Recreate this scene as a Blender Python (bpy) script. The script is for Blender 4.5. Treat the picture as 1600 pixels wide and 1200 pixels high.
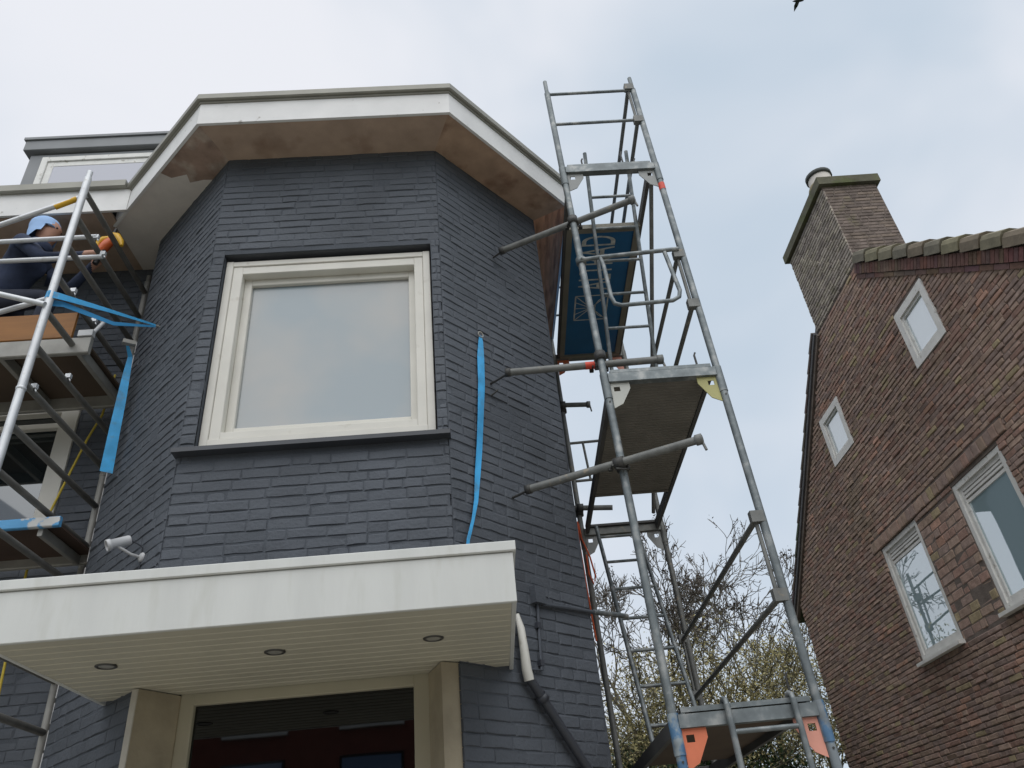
import bpy, bmesh, math, random
from mathutils import Vector, Matrix, noise

random.seed(11)
R = math.radians
scene = bpy.context.scene
for o in list(bpy.data.objects):
    bpy.data.objects.remove(o)
COL = scene.collection

# ------------------------------------------------------------------ camera
ROT = Matrix(((0.99605, 0.06657, -0.05821), (-0.01138, -0.55541, -0.83150), (-0.08768, 0.82889, -0.55246)))
CAM = Vector((0, 0, 1.6))
q = ROT.to_quaternion(); q.normalize()
ROT = q.to_matrix()
cam_data = bpy.data.cameras.new("camera")
cam = bpy.data.objects.new("camera", cam_data)
COL.objects.link(cam)
cam.matrix_world = Matrix.Translation(CAM) @ ROT.to_4x4()
cam_data.sensor_width = 36.0
cam_data.lens = 27.0
cam_data.clip_start = 0.05
cam_data.clip_end = 2000
scene.camera = cam
scene.render.resolution_x = 1024
scene.render.resolution_y = 768

# ------------------------------------------------------------------ sky, sun, exposure
SUN_EL, SUN_AZ = R(55), R(180)          # azimuth clockwise from +Y: behind the camera, to its left
world = bpy.data.worlds.new("World")
scene.world = world
world.use_nodes = True
wn, wl = world.node_tree.nodes, world.node_tree.links
wn.clear()
w_out = wn.new('ShaderNodeOutputWorld')
w_bg = wn.new('ShaderNodeBackground')
w_bg.inputs['Strength'].default_value = 0.1
sky = wn.new('ShaderNodeTexSky')
sky.sky_type = 'NISHITA'
sky.sun_disc = False
sky.sun_elevation = SUN_EL
sky.sun_rotation = SUN_AZ
tc = wn.new('ShaderNodeTexCoord')
mp = wn.new('ShaderNodeMapping')
mp.inputs['Location'].default_value = (2.6, 0.5, 1.3)
mp.inputs['Scale'].default_value = (1.0, 1.0, 1.5)
nz = wn.new('ShaderNodeTexNoise')
nz.inputs['Scale'].default_value = 1.55
nz.inputs['Detail'].default_value = 4.0
nz.inputs['Roughness'].default_value = 0.54
nz.inputs['Distortion'].default_value = 0.35
rp = wn.new('ShaderNodeValToRGB')
rp.color_ramp.interpolation = 'EASE'
rp.color_ramp.elements[0].position = 0.30
rp.color_ramp.elements[0].color = (0.56, 0.655, 0.76, 1)
rp.color_ramp.elements[1].position = 0.70
rp.color_ramp.elements[1].color = (0.87, 0.885, 0.935, 1)
gain = wn.new('ShaderNodeVectorMath'); gain.operation = 'SCALE'
gain.inputs['Scale'].default_value = 8.3
mixw = wn.new('ShaderNodeMix'); mixw.data_type = 'RGBA'
mixw.inputs['Factor'].default_value = 0.93
wl.new(tc.outputs['Generated'], mp.inputs['Vector'])
wl.new(mp.outputs['Vector'], nz.inputs['Vector'])
wl.new(nz.outputs['Fac'], rp.inputs['Fac'])
wl.new(rp.outputs['Color'], gain.inputs[0])
wl.new(sky.outputs['Color'], mixw.inputs['A'])
wl.new(gain.outputs['Vector'], mixw.inputs['B'])
wl.new(mixw.outputs['Result'], w_bg.inputs['Color'])
wl.new(w_bg.outputs['Background'], w_out.inputs['Surface'])

sun_data = bpy.data.lights.new("sun", 'SUN')
sun_data.energy = 1.5
sun_data.angle = R(80)
sun_data.color = (1.0, 0.97, 0.93)
sun = bpy.data.objects.new("sun", sun_data)
COL.objects.link(sun)
sd = Vector((math.sin(SUN_AZ) * math.cos(SUN_EL), math.cos(SUN_AZ) * math.cos(SUN_EL), math.sin(SUN_EL)))
sun.location = sd * 60
sun.rotation_euler = sd.to_track_quat('Z', 'Y').to_euler()

scene.view_settings.view_transform = 'Standard'
scene.view_settings.look = 'None'
scene.view_settings.exposure = 0.30
scene.view_settings.gamma = 1.0
scene.view_settings.use_curve_mapping = False

# ------------------------------------------------------------------ materials
MATS = {}
def M(name, col, rough=0.6, metal=0.0, var=0.12, vscale=3.0, bump=0.0, bscale=60.0, attr=False, spec=0.5,
      col2=None, c2scale=2.0, c2lo=0.5, c2hi=0.6, stretch=(1, 1, 1), noise_detail=5.0):
    m = bpy.data.materials.new(name)
    m.use_nodes = True
    n, l = m.node_tree.nodes, m.node_tree.links
    b = n['Principled BSDF']
    b.inputs['Roughness'].default_value = rough
    b.inputs['Metallic'].default_value = metal
    b.inputs['Specular IOR Level'].default_value = spec
    geo = n.new('ShaderNodeNewGeometry')
    mpn = n.new('ShaderNodeMapping'); mpn.inputs['Scale'].default_value = stretch
    l.new(geo.outputs['Position'], mpn.inputs['Vector'])
    base = None
    if attr:
        a = n.new('ShaderNodeAttribute'); a.attribute_name = 'tint'
        base = a.outputs['Color']
    if col2 is not None:
        t = n.new('ShaderNodeTexNoise'); t.inputs['Scale'].default_value = c2scale; t.inputs['Detail'].default_value = noise_detail
        l.new(mpn.outputs['Vector'], t.inputs['Vector'])
        mr = n.new('ShaderNodeMapRange'); mr.inputs['From Min'].default_value = c2lo; mr.inputs['From Max'].default_value = c2hi
        l.new(t.outputs['Fac'], mr.inputs['Value'])
        mx = n.new('ShaderNodeMix'); mx.data_type = 'RGBA'
        l.new(mr.outputs['Result'], mx.inputs['Factor'])
        if base is None: mx.inputs['A'].default_value = (*col, 1)
        else: l.new(base, mx.inputs['A'])
        mx.inputs['B'].default_value = (*col2, 1)
        base = mx.outputs['Result']
    t = n.new('ShaderNodeTexNoise'); t.inputs['Scale'].default_value = vscale; t.inputs['Detail'].default_value = 6
    l.new(mpn.outputs['Vector'], t.inputs['Vector'])
    mr = n.new('ShaderNodeMapRange'); mr.inputs['From Min'].default_value = 0.3; mr.inputs['From Max'].default_value = 0.7
    mr.inputs['To Min'].default_value = 1 - var; mr.inputs['To Max'].default_value = 1 + var
    l.new(t.outputs['Fac'], mr.inputs['Value'])
    sc = n.new('ShaderNodeVectorMath'); sc.operation = 'SCALE'
    if base is None: sc.inputs[0].default_value = col
    else: l.new(base, sc.inputs[0])
    l.new(mr.outputs['Result'], sc.inputs['Scale'])
    l.new(sc.outputs['Vector'], b.inputs['Base Color'])
    if bump > 0:
        t2 = n.new('ShaderNodeTexNoise'); t2.inputs['Scale'].default_value = bscale; t2.inputs['Detail'].default_value = 5
        l.new(mpn.outputs['Vector'], t2.inputs['Vector'])
        bp = n.new('ShaderNodeBump'); bp.inputs['Strength'].default_value = bump; bp.inputs['Distance'].default_value = 0.01
        l.new(t2.outputs['Fac'], bp.inputs['Height'])
        l.new(bp.outputs['Normal'], b.inputs['Normal'])
    MATS[name] = m
    return m

def glass(name, body, ior=1.5, rough=0.02, refl_min=0.0, painted_refl=None):
    """A pane: what is behind it (dim room or blind) as a dull body, on some panes tinted with a painted reflection; mirrored sky by Fresnel."""
    m = bpy.data.materials.new(name); m.use_nodes = True
    n, l = m.node_tree.nodes, m.node_tree.links
    n.remove(n['Principled BSDF'])
    out = n['Material Output']
    d = n.new('ShaderNodeBsdfDiffuse'); d.inputs['Color'].default_value = (*body, 1)
    if painted_refl:  # warm patches of reflected cloud painted into the body colour
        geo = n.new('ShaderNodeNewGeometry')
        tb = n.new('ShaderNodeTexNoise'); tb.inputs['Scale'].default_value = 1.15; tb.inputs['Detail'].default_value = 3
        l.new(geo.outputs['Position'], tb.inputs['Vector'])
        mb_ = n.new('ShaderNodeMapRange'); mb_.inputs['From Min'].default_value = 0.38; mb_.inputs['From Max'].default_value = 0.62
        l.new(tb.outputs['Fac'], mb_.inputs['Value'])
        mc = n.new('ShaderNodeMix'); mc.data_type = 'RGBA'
        mc.inputs['A'].default_value = (*body, 1); mc.inputs['B'].default_value = (*painted_refl, 1)
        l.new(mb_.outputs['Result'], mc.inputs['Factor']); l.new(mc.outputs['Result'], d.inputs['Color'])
    g = n.new('ShaderNodeBsdfGlossy'); g.inputs['Roughness'].default_value = rough
    g.inputs['Color'].default_value = (0.93, 0.97, 1.0, 1)
    fr = n.new('ShaderNodeFresnel'); fr.inputs['IOR'].default_value = ior
    mr = n.new('ShaderNodeMapRange'); mr.inputs['To Min'].default_value = refl_min
    l.new(fr.outputs['Fac'], mr.inputs['Value'])
    t = n.new('ShaderNodeTexNoise'); t.inputs['Scale'].default_value = 1.3
    bp = n.new('ShaderNodeBump'); bp.inputs['Strength'].default_value = 0.012; bp.inputs['Distance'].default_value = 0.03
    l.new(t.outputs['Fac'], bp.inputs['Height']); l.new(bp.outputs['Normal'], g.inputs['Normal'])
    mx = n.new('ShaderNodeMixShader')
    l.new(mr.outputs['Result'], mx.inputs['Fac'])
    l.new(d.outputs['BSDF'], mx.inputs[1]); l.new(g.outputs['BSDF'], mx.inputs[2])
    l.new(mx.outputs['Shader'], out.inputs['Surface'])
    MATS[name] = m
    return m

M('paint_brick', (0.098, 0.108, 0.132), 0.72, var=0.14, vscale=2.2, bump=0.55, bscale=45, attr=True, spec=0.3)
M('paint_mortar', (0.083, 0.093, 0.109), 0.8, var=0.12, bump=0.4, bscale=90, spec=0.2)
M('bare_mortar', (0.50, 0.50, 0.50), 0.9, var=0.2, vscale=9)
M('sill_paint', (0.055, 0.060, 0.070), 0.5, var=0.15)
M('cream', (0.66, 0.645, 0.585), 0.42, var=0.06, vscale=4, bump=0.05, bscale=30, col2=(0.50, 0.47, 0.40), c2scale=9, c2lo=0.66, c2hi=0.8)
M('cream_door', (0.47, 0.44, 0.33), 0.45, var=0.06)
M('canopy_white', (0.63, 0.645, 0.62), 0.42, var=0.06, vscale=2.5, col2=(0.53, 0.54, 0.50), c2scale=5.0, c2lo=0.55, c2hi=0.8, stretch=(3.0, 1, 0.6), bump=0.04, bscale=25)
M('soffit_pvc', (0.52, 0.50, 0.405), 0.45, var=0.05)
M('surround', (0.37, 0.32, 0.23), 0.8, var=0.14, vscale=6, bump=0.3, bscale=40)
M('surround_edge', (0.55, 0.52, 0.45), 0.8, var=0.14, vscale=6)
M('fascia_white', (0.74, 0.74, 0.73), 0.55, var=0.06, vscale=5, col2=(0.36, 0.34, 0.31), c2scale=16, c2lo=0.68, c2hi=0.78)
M('gutter_zinc', (0.29, 0.285, 0.25), 0.55, 0.25, var=0.12, vscale=4)
M('wood_bare', (0.43, 0.32, 0.245), 0.8, var=0.12, vscale=7, bump=0.2, col2=(0.29, 0.195, 0.14), c2scale=4, c2lo=0.56, c2hi=0.76, stretch=(1, 1, 1))
M('wood_stripped', (0.33, 0.235, 0.185), 0.85, var=0.25, vscale=9, col2=(0.42, 0.34, 0.28), c2scale=6, c2lo=0.5, c2hi=0.62)
M('wood_warm', (0.44, 0.305, 0.215), 0.8, var=0.16, vscale=7, bump=0.2, col2=(0.27, 0.165, 0.11), c2scale=5, c2lo=0.54, c2hi=0.70)
M('wood_red', (0.62, 0.33, 0.20), 0.7, var=0.2, vscale=5, stretch=(8, 1, 8), col2=(0.38, 0.18, 0.11), c2scale=3, c2lo=0.5, c2hi=0.65)
M('soffit_painted', (0.70, 0.66, 0.61), 0.7, var=0.06, vscale=3, stretch=(3, 3, 3))
M('roof_felt', (0.10, 0.10, 0.105), 0.9, var=0.2)
M('roof_tile', (0.085, 0.085, 0.09), 0.75, var=0.25, vscale=4)
M('dormer_grey', (0.235, 0.245, 0.255), 0.6, var=0.08)
M('galv', (0.18, 0.205, 0.213), 0.5, 0.4, var=0.25, vscale=14, col2=(0.275, 0.285, 0.28), c2scale=14, c2lo=0.5, c2hi=0.7)
M('galv_dull', (0.175, 0.18, 0.172), 0.6, 0.25, var=0.2, vscale=14, col2=(0.30, 0.26, 0.20), c2scale=20, c2lo=0.62, c2hi=0.75)
M('steel_dark', (0.07, 0.07, 0.068), 0.6, 0.4, var=0.25, vscale=20)
M('alu', (0.62, 0.64, 0.66), 0.42, 0.35, var=0.1, vscale=9, col2=(0.42, 0.42, 0.40), c2scale=22, c2lo=0.6, c2hi=0.8)
M('alu_dull', (0.33, 0.325, 0.30), 0.55, 0.2, var=0.15, vscale=9)
M('rung_grey', (0.185, 0.18, 0.165), 0.55, 0.2, var=0.2, vscale=9)
M('coral', (0.72, 0.20, 0.10), 0.6, var=0.1, vscale=8)
M('coral_pale', (0.72, 0.33, 0.25), 0.6, var=0.1, vscale=8)
M('red_paint', (0.66, 0.07, 0.04), 0.5, var=0.15)
M('blue_paint', (0.075, 0.17, 0.30), 0.5, var=0.25, vscale=15, col2=(0.24, 0.28, 0.30), c2scale=18, c2lo=0.52, c2hi=0.62)
M('blue_worn', (0.20, 0.23, 0.25), 0.5, var=0.25, vscale=15, col2=(0.08, 0.17, 0.29), c2scale=9, c2lo=0.52, c2hi=0.58)
M('gusset_white', (0.48, 0.49, 0.45), 0.6, var=0.1)
M('gusset_olive', (0.42, 0.40, 0.17), 0.6, var=0.12)
M('gusset_grey', (0.27, 0.28, 0.275), 0.6, 0.2, var=0.12)
M('deck_rib', (0.20, 0.19, 0.165), 0.7, 0.1, var=0.15, vscale=5)
M('deck_blue', (0.014, 0.13, 0.31), 0.5, var=0.12, vscale=5)
M('deck_edge', (0.22, 0.21, 0.175), 0.65, 0.1, var=0.15)
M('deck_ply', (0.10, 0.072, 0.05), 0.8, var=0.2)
M('deck_side', (0.09, 0.09, 0.088), 0.7, var=0.2)
M('print_grey', (0.55, 0.58, 0.56), 0.6, var=0.25, vscale=18)
M('strap', (0.05, 0.38, 0.74), 0.6, var=0.2, vscale=9, col2=(0.09, 0.30, 0.52), c2scale=14, c2lo=0.58, c2hi=0.72, bump=0.2, bscale=200)
M('strap_dark', (0.03, 0.25, 0.52), 0.7, var=0.1)
M('rope_yellow', (0.62, 0.47, 0.06), 0.7, var=0.1)
M('orange_rope', (0.60, 0.10, 0.03), 0.6, var=0.1)
M('board_orange', (0.27, 0.115, 0.025), 0.6, var=0.15, vscale=4, stretch=(1, 1, 6))
M('plank_blue', (0.10, 0.36, 0.66), 0.6, var=0.15, col2=(0.6, 0.6, 0.58), c2scale=12, c2lo=0.55, c2hi=0.6)
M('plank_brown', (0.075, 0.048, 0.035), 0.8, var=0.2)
M('navy', (0.030, 0.043, 0.085), 0.85, var=0.25, vscale=12, bump=0.4, bscale=25)
M('trouser', (0.022, 0.027, 0.045), 0.85, var=0.25, vscale=12)
M('cap_blue', (0.33, 0.50, 0.78), 0.85, var=0.06, vscale=10, bump=0.3, bscale=40)
M('skin', (0.50, 0.27, 0.19), 0.6, var=0.05)
M('shoe', (0.03, 0.028, 0.026), 0.7)
M('tool_orange', (0.62, 0.12, 0.03), 0.4, var=0.05)
M('tool_yellow', (0.72, 0.42, 0.03), 0.4, var=0.05)
M('tool_black', (0.02, 0.02, 0.02), 0.5)
M('cctv_white', (0.55, 0.56, 0.57), 0.4, var=0.04)
M('lens_dark', (0.03, 0.03, 0.035), 0.15)
M('light_ring', (0.10, 0.10, 0.095), 0.35, 0.6)
M('light_lens', (0.33, 0.33, 0.30), 0.25)
M('pipe_white', (0.62, 0.61, 0.56), 0.5, var=0.08, col2=(0.30, 0.28, 0.22), c2scale=10, c2lo=0.55, c2hi=0.75)
M('pipe_dark', (0.045, 0.05, 0.062), 0.45, var=0.1)
M('brick_red', (0.15, 0.08, 0.055), 0.9, var=0.22, vscale=14, bump=0.5, bscale=70, attr=True, spec=0.25,
  col2=(0.24, 0.20, 0.14), c2scale=1.1, c2lo=0.6, c2hi=0.85)
M('mortar_dark', (0.165, 0.135, 0.115), 0.95, var=0.25, vscale=9, bump=0.4, bscale=60)
M('lichen_brick', (0.17, 0.14, 0.105), 0.95, var=0.3, vscale=9, bump=0.5, bscale=50, attr=True, spec=0.2,
  col2=(0.19, 0.175, 0.10), c2scale=3.0, c2lo=0.6, c2hi=0.8)
M('coping', (0.20, 0.18, 0.125), 0.9, var=0.2, vscale=9, bump=0.4, bscale=40, attr=True)
M('cap_stone', (0.12, 0.115, 0.08), 0.95, var=0.2, vscale=7, bump=0.4, bscale=40, col2=(0.10, 0.11, 0.05), c2scale=5, c2lo=0.5, c2hi=0.65)
M('pot_white', (0.62, 0.58, 0.53), 0.8, var=0.12)
M('pot_moss', (0.19, 0.16, 0.09), 0.9, var=0.25)
M('pot_rim', (0.06, 0.065, 0.06), 0.8, var=0.2)
M('frame_weathered', (0.74, 0.735, 0.70), 0.55, var=0.08, vscale=10, col2=(0.33, 0.31, 0.25), c2scale=18, c2lo=0.62, c2hi=0.76)
M('grille', (0.30, 0.30, 0.285), 0.5, var=0.1)
M('bark', (0.15, 0.135, 0.115), 0.95, var=0.3, vscale=20)
M('bark_green', (0.17, 0.155, 0.10), 0.95, var=0.3, vscale=20)
M('leaf_olive', (0.155, 0.135, 0.042), 0.8, var=0.25, vscale=3, attr=True)
M('leaf_dark', (0.03, 0.055, 0.02), 0.7, var=0.3, vscale=4, attr=True)
M('seed_brown', (0.06, 0.042, 0.035), 0.9, var=0.25, attr=True)
M('grass', (0.06, 0.09, 0.03), 0.95, var=0.3, vscale=1.0, bump=0.6, bscale=30)
M('paving', (0.36, 0.335, 0.29), 0.9, var=0.2, vscale=1.2, bump=0.3, bscale=20)
M('street_brick', (0.20, 0.06, 0.045), 0.9, var=0.15)
M('bird_dark', (0.02, 0.02, 0.022), 0.8)
glass('glass_frosted', (0.20, 0.25, 0.275), 1.5, 0.18, 0.05, painted_refl=(0.295, 0.295, 0.28))
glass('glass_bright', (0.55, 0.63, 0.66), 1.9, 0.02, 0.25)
glass('glass_neighbour', (0.36, 0.49, 0.53), 2.2, 0.012, 0.26)
glass('glass_dormer', (0.36, 0.36, 0.42), 1.5, 0.1, 0.05)
glass('glass_black', (0.004, 0.004, 0.004), 1.5, 0.02, 0.02)
glass('glass_main', (0.015, 0.02, 0.022), 1.8, 0.02, 0.05)
glass('glass_street', (0.14, 0.24, 0.42), 1.5, 0.05, 0.1)  # blue body colour stands in for the sky these panes reflect

# ------------------------------------------------------------------ mesh helpers
class MB:
    def __init__(self):
        self.v, self.f, self.mi, self.t, self.sm = [], [], [], [], []
    def add(self, verts, faces, mi=0, tint=None, smooth=False):
        b = len(self.v)
        self.v.extend(Vector(x) for x in verts)
        for fc in faces:
            self.f.append(tuple(b + i for i in fc)); self.mi.append(mi); self.t.append(tint); self.sm.append(smooth)
        return self
    def hexa(self, c8, **k):      # bottom 4 (ccw from above), top 4
        return self.add(c8, [(3, 2, 1, 0), (4, 5, 6, 7), (0, 1, 5, 4), (1, 2, 6, 5), (2, 3, 7, 6), (3, 0, 4, 7)], **k)
    def box(self, lo, hi, **k):
        (a, b, c), (d, e, f) = lo, hi
        return self.hexa([(a, b, c), (d, b, c), (d, e, c), (a, e, c), (a, b, f), (d, b, f), (d, e, f), (a, e, f)], **k)
    def bbox(self, lo, hi, bev=0.006, **k):   # box with chamfered edges along its longest direction
        (a, b, c), (d, e, f) = lo, hi
        s = [d - a, e - b, f - c]
        ax = s.index(max(s))
        def rect(p0, p1, q0, q1, e_):
            return [(p0 + e_, q0), (p1 - e_, q0), (p1, q0 + e_), (p1, q1 - e_), (p1 - e_, q1), (p0 + e_, q1), (p0, q1 - e_), (p0, q0 + e_)]
        if ax == 0:
            r = rect(b, e, c, f, bev); A = [(a, y, z) for y, z in r]; B = [(d, y, z) for y, z in r]
        elif ax == 1:
            r = rect(c, f, a, d, bev); A = [(x, b, z) for z, x in r]; B = [(x, e, z) for z, x in r]
        else:
            r = rect(a, d, b, e, bev); A = [(x, y, c) for x, y in r]; B = [(x, y, f) for x, y in r]
        n = 8
        fs = [tuple(range(n - 1, -1, -1)), tuple(range(n, 2 * n))] + [(i, (i + 1) % n, n + (i + 1) % n, n + i) for i in range(n)]
        return self.add(A + B, fs, **k)
    def obox(self, c, ux, uy, uz, hx, hy, hz, **k):
        c, ux, uy, uz = Vector(c), Vector(ux).normalized(), Vector(uy).normalized(), Vector(uz).normalized()
        p = []
        for sz in (-1, 1):
            for sx, sy in ((-1, -1), (1, -1), (1, 1), (-1, 1)):
                p.append(c + ux * hx * sx + uy * hy * sy + uz * hz * sz)
        return self.hexa(p, **k)
    def bar(self, a, b, w, h, up=(0, 0, 1), **k):
        a, b = Vector(a), Vector(b); d = (b - a)
        up = Vector(up)
        if abs(d.normalized().dot(up)) > 0.98: up = Vector((0, 1, 0))
        s = d.cross(up).normalized(); u = s.cross(d).normalized()
        return self.obox((a + b) / 2, d, s, u, d.length / 2, w / 2, h / 2, **k)
    def tube(self, pts, r, seg=10, cap=True, **k):
        pts = [Vector(p) for p in pts]
        rs = r if isinstance(r, (list, tuple)) else [r] * len(pts)
        ring = []; prev = None
        n = len(pts)
        verts, faces = [], []
        for i, p in enumerate(pts):
            d = (pts[min(i + 1, n - 1)] - pts[max(i - 1, 0)]).normalized()
            if prev is None:
                up = Vector((0, 0, 1)) if abs(d.z) < 0.9 else Vector((1, 0, 0))
                s = d.cross(up).normalized()
            else:
                s = (prev - d * prev.dot(d)).normalized()
            prev = s; u = d.cross(s)
            for j in range(seg):
                a = 2 * math.pi * j / seg
                verts.append(p + (s * math.cos(a) + u * math.sin(a)) * rs[i])
        for i in range(n - 1):
            for j in range(seg):
                j2 = (j + 1) % seg
                faces.append((i * seg + j, i * seg + j2, (i + 1) * seg + j2, (i + 1) * seg + j))
        k2 = dict(k); k2['smooth'] = True
        b = len(self.v)
        self.add(verts, faces, **k2)
        if cap:
            k3 = dict(k); k3['smooth'] = False
            self.add(verts[:seg], [tuple(range(seg - 1, -1, -1))], **k3)
            self.add(verts[-seg:], [tuple(range(seg))], **k3)
        return self
    def lathe(self, c, axis, prof, seg=20, **k):   # prof: (r, h) along axis
        c, axis = Vector(c), Vector(axis).normalized()
        s = axis.orthogonal().normalized(); u = axis.cross(s)
        verts = [c + axis * h + (s * math.cos(2 * math.pi * j / seg) + u * math.sin(2 * math.pi * j / seg)) * r for r, h in prof for j in range(seg)]
        faces = [(i * seg + j, i * seg + (j + 1) % seg, (i + 1) * seg + (j + 1) % seg, (i + 1) * seg + j) for i in range(len(prof) - 1) for j in range(seg)]
        k2 = dict(k); k2['smooth'] = k.get('smooth', True)
        return self.add(verts, faces, **k2)
    def prism(self, poly, z0, z1, **k):           # plan polygon (ccw) extruded in z
        n = len(poly)
        v = [(x, y, z0) for x, y in poly] + [(x, y, z1) for x, y in poly]
        f = [tuple(range(n - 1, -1, -1)), tuple(range(n, 2 * n))] + [(i, (i + 1) % n, n + (i + 1) % n, n + i) for i in range(n)]
        return self.add(v, f, **k)
    def plate(self, poly, nrm, th, **k):          # 3-D polygon given thickness along nrm
        nrm = Vector(nrm).normalized() * th
        n = len(poly); A = [Vector(p) for p in poly]; B = [p + nrm for p in A]
        f = [tuple(range(n - 1, -1, -1)), tuple(range(n, 2 * n))] + [(i, (i + 1) % n, n + (i + 1) % n, n + i) for i in range(n)]
        return self.add(A + B, f, **k)
    def build(self, name, mats, parent=None, kind=None, label=None):
        c = Vector((0, 0, 0))
        lo = Vector((min(p.x for p in self.v), min(p.y for p in self.v), min(p.z for p in self.v)))
        hi = Vector((max(p.x for p in self.v), max(p.y for p in self.v), max(p.z for p in self.v)))
        c = (lo + hi) / 2
        if parent is None: c.z = lo.z
        me = bpy.data.meshes.new(name)
        me.from_pydata([p - c for p in self.v], [], self.f)
        if not isinstance(mats, (list, tuple)): mats = [mats]
        for m in mats: me.materials.append(MATS[m])
        me.polygons.foreach_set('material_index', self.mi)
        me.polygons.foreach_set('use_smooth', self.sm)
        if any(t is not None for t in self.t):
            at = me.color_attributes.new('tint', 'FLOAT_COLOR', 'CORNER')
            buf = []
            for p, t in zip(me.polygons, self.t):
                buf.extend(list((*(t or (0.2, 0.2, 0.2)), 1.0)) * p.loop_total)
            at.data.foreach_set('color', buf)
        bm = bmesh.new(); bm.from_mesh(me); bmesh.ops.recalc_face_normals(bm, faces=bm.faces); bm.to_mesh(me); bm.free()
        o = bpy.data.objects.new(name, me)
        COL.objects.link(o)
        o.location = c
        attach(o, parent, c)
        if kind: o['kind'] = kind
        if label: o['label'] = label
        return o
WLOC = {}
def attach(o, parent, c):
    WLOC[o.name] = Vector(c)
    if parent is not None:
        o.parent = parent
        o.matrix_parent_inverse = Matrix.Translation(-WLOC[parent.name])
def thing(name, label, cat, loc, group=None):
    o = bpy.data.objects.new(name, None)
    COL.objects.link(o); o.location = loc; o.empty_display_size = 0.2
    WLOC[o.name] = Vector(loc)
    return tag(o, label, cat, group)
def tag(o, label, cat, group=None):
    o['label'] = label; o['category'] = cat
    if group: o['group'] = group
    return o
def P1(name, mat, parent, lo, hi, bev=None, **k):
    m = MB()
    (m.bbox(lo, hi, bev) if bev else m.box(lo, hi))
    return m.build(name, mat, parent, **k)
RT = ROT.transposed()
def pix(p):
    c = RT @ (Vector(p) - CAM)
    if c.z > -0.05: return None
    return Vector((512 + 768 * c.x / -c.z, 384 - 768 * c.y / -c.z))

# ------------------------------------------------------------------ bricks
def brick_shape(mb, org, u, nrm, u0, u1, z0, z1, out, tint, ch=0.006, tilt=0.0, dep=0.007, jit=0.0016, soft=False):
    """One brick laid in a wall: full outline at the wall, chamfered face standing proud of it.
    soft: thickly painted brick with wavy arrises, its joints partly filled."""
    j = lambda k=1.0: random.uniform(-jit, jit) * k
    w_ = (u1 - u0)
    if soft:
        n = 4 if w_ > 0.15 else (3 if w_ > 0.06 else 2)
        dep = random.choice((0.0025, 0.0035, 0.0045, 0.0055, 0.007))
        rows = []
        zl, zh = z0 + j(0.5), z1 + j(0.5)
        bulge = random.uniform(-0.0006, 0.0010)
        for k in range(n):
            f_ = k / (n - 1)
            uu = u0 + w_ * f_
            e = 1 if k == 0 else (-1 if k == n - 1 else 0)
            uc = uu + e * min(ch, w_ * 0.25)
            a, b = zl + j(0.8), zh + j(0.8)
            o_ = out + (bulge if e == 0 else 0) + j(0.25)
            P = lambda x, z, d: org + u * x + Vector((0, 0, z)) + nrm * d
            endd = dep * (0.8 if e else 0.0)
            rows.append([P(uu, z0, -0.015), P(uu, a, out - dep), P(uc, a + ch * 0.42, o_ + tilt - endd * 0.25), P(uc, b - ch * 0.9, o_ - tilt - endd * 0.25), P(uu, b, out - dep), P(uu, z1, -0.015)])
        verts = [v for r_ in rows for v in r_]
        fs = []
        for k in range(n - 1):
            for q_ in range(5):
                fs.append((k * 6 + q_, (k + 1) * 6 + q_, (k + 1) * 6 + q_ + 1, k * 6 + q_ + 1))
        # ends: close with the outer outline at the joint
        fs += [(0, 1, 4, 5), (1, 2, 3, 4)]
        m_ = (n - 1) * 6
        fs += [(m_ + 5, m_ + 4, m_ + 1, m_), (m_ + 4, m_ + 3, m_ + 2, m_ + 1)]
        mb.add(verts, fs, tint=tint)
        return
    A, B, C = [], [], []
    for (uu, zz, su, sz) in ((u0, z0, 1, 1), (u1, z0, -1, 1), (u1, z1, -1, -1), (u0, z1, 1, -1)):
        A.append(org + u * uu + Vector((0, 0, zz)) - nrm * 0.015)
        a, b = j(), j()
        B.append(org + u * (uu + a) + Vector((0, 0, zz + b)) + nrm * (out - dep))
        C.append(org + u * (uu + su * min(ch, w_ * 0.3) + a) + Vector((0, 0, zz + sz * ch + b)) + nrm * (out + tilt * (1 if sz > 0 else -1) + j() * 0.5))
    f = [(8, 9, 10, 11)]
    for i in range(4):
        k = (i + 1) % 4
        f += [(i, k, 4 + k, 4 + i), (4 + i, 4 + k, 8 + k, 8 + i)]
    mb.add(A + B + C, f, tint=tint)

def lay(org, u, nrm, urange, z0, z1, course, lens, joint, holes=(), vj=None):
    """Courses of stretchers and headers; urange(z) gives the ends of the course, holes are (u0,u1,z0,z1)."""
    out = []
    z = z0; row = 0
    vj = joint if vj is None else vj
    while z < z1 - 0.01:
        zt = min(z + course - joint, z1)
        ends = urange(z + course / 2)
        if ends:
            a, b = ends
            x = a - random.uniform(0.0, lens[0]) if row % 2 else a
            while x < b - 0.005:
                L = random.choice(lens)
                x0, x1 = max(x, a), min(x + L - vj, b)
                segs = [(x0, x1)]
                for (h0, h1, k0, k1) in holes:
                    if zt > k0 + 0.004 and z < k1 - 0.004:
                        ns = []
                        for s0, s1 in segs:
                            if s1 <= h0 or s0 >= h1: ns.append((s0, s1)); continue
                            if s0 < h0: ns.append((s0, h0))
                            if s1 > h1: ns.append((h1, s1))
                        segs = ns
                for s0, s1 in segs:
                    if s1 - s0 > 0.022: out.append((s0, s1, z, zt))
                x += L
        z += course; row += 1
    return out

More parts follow.
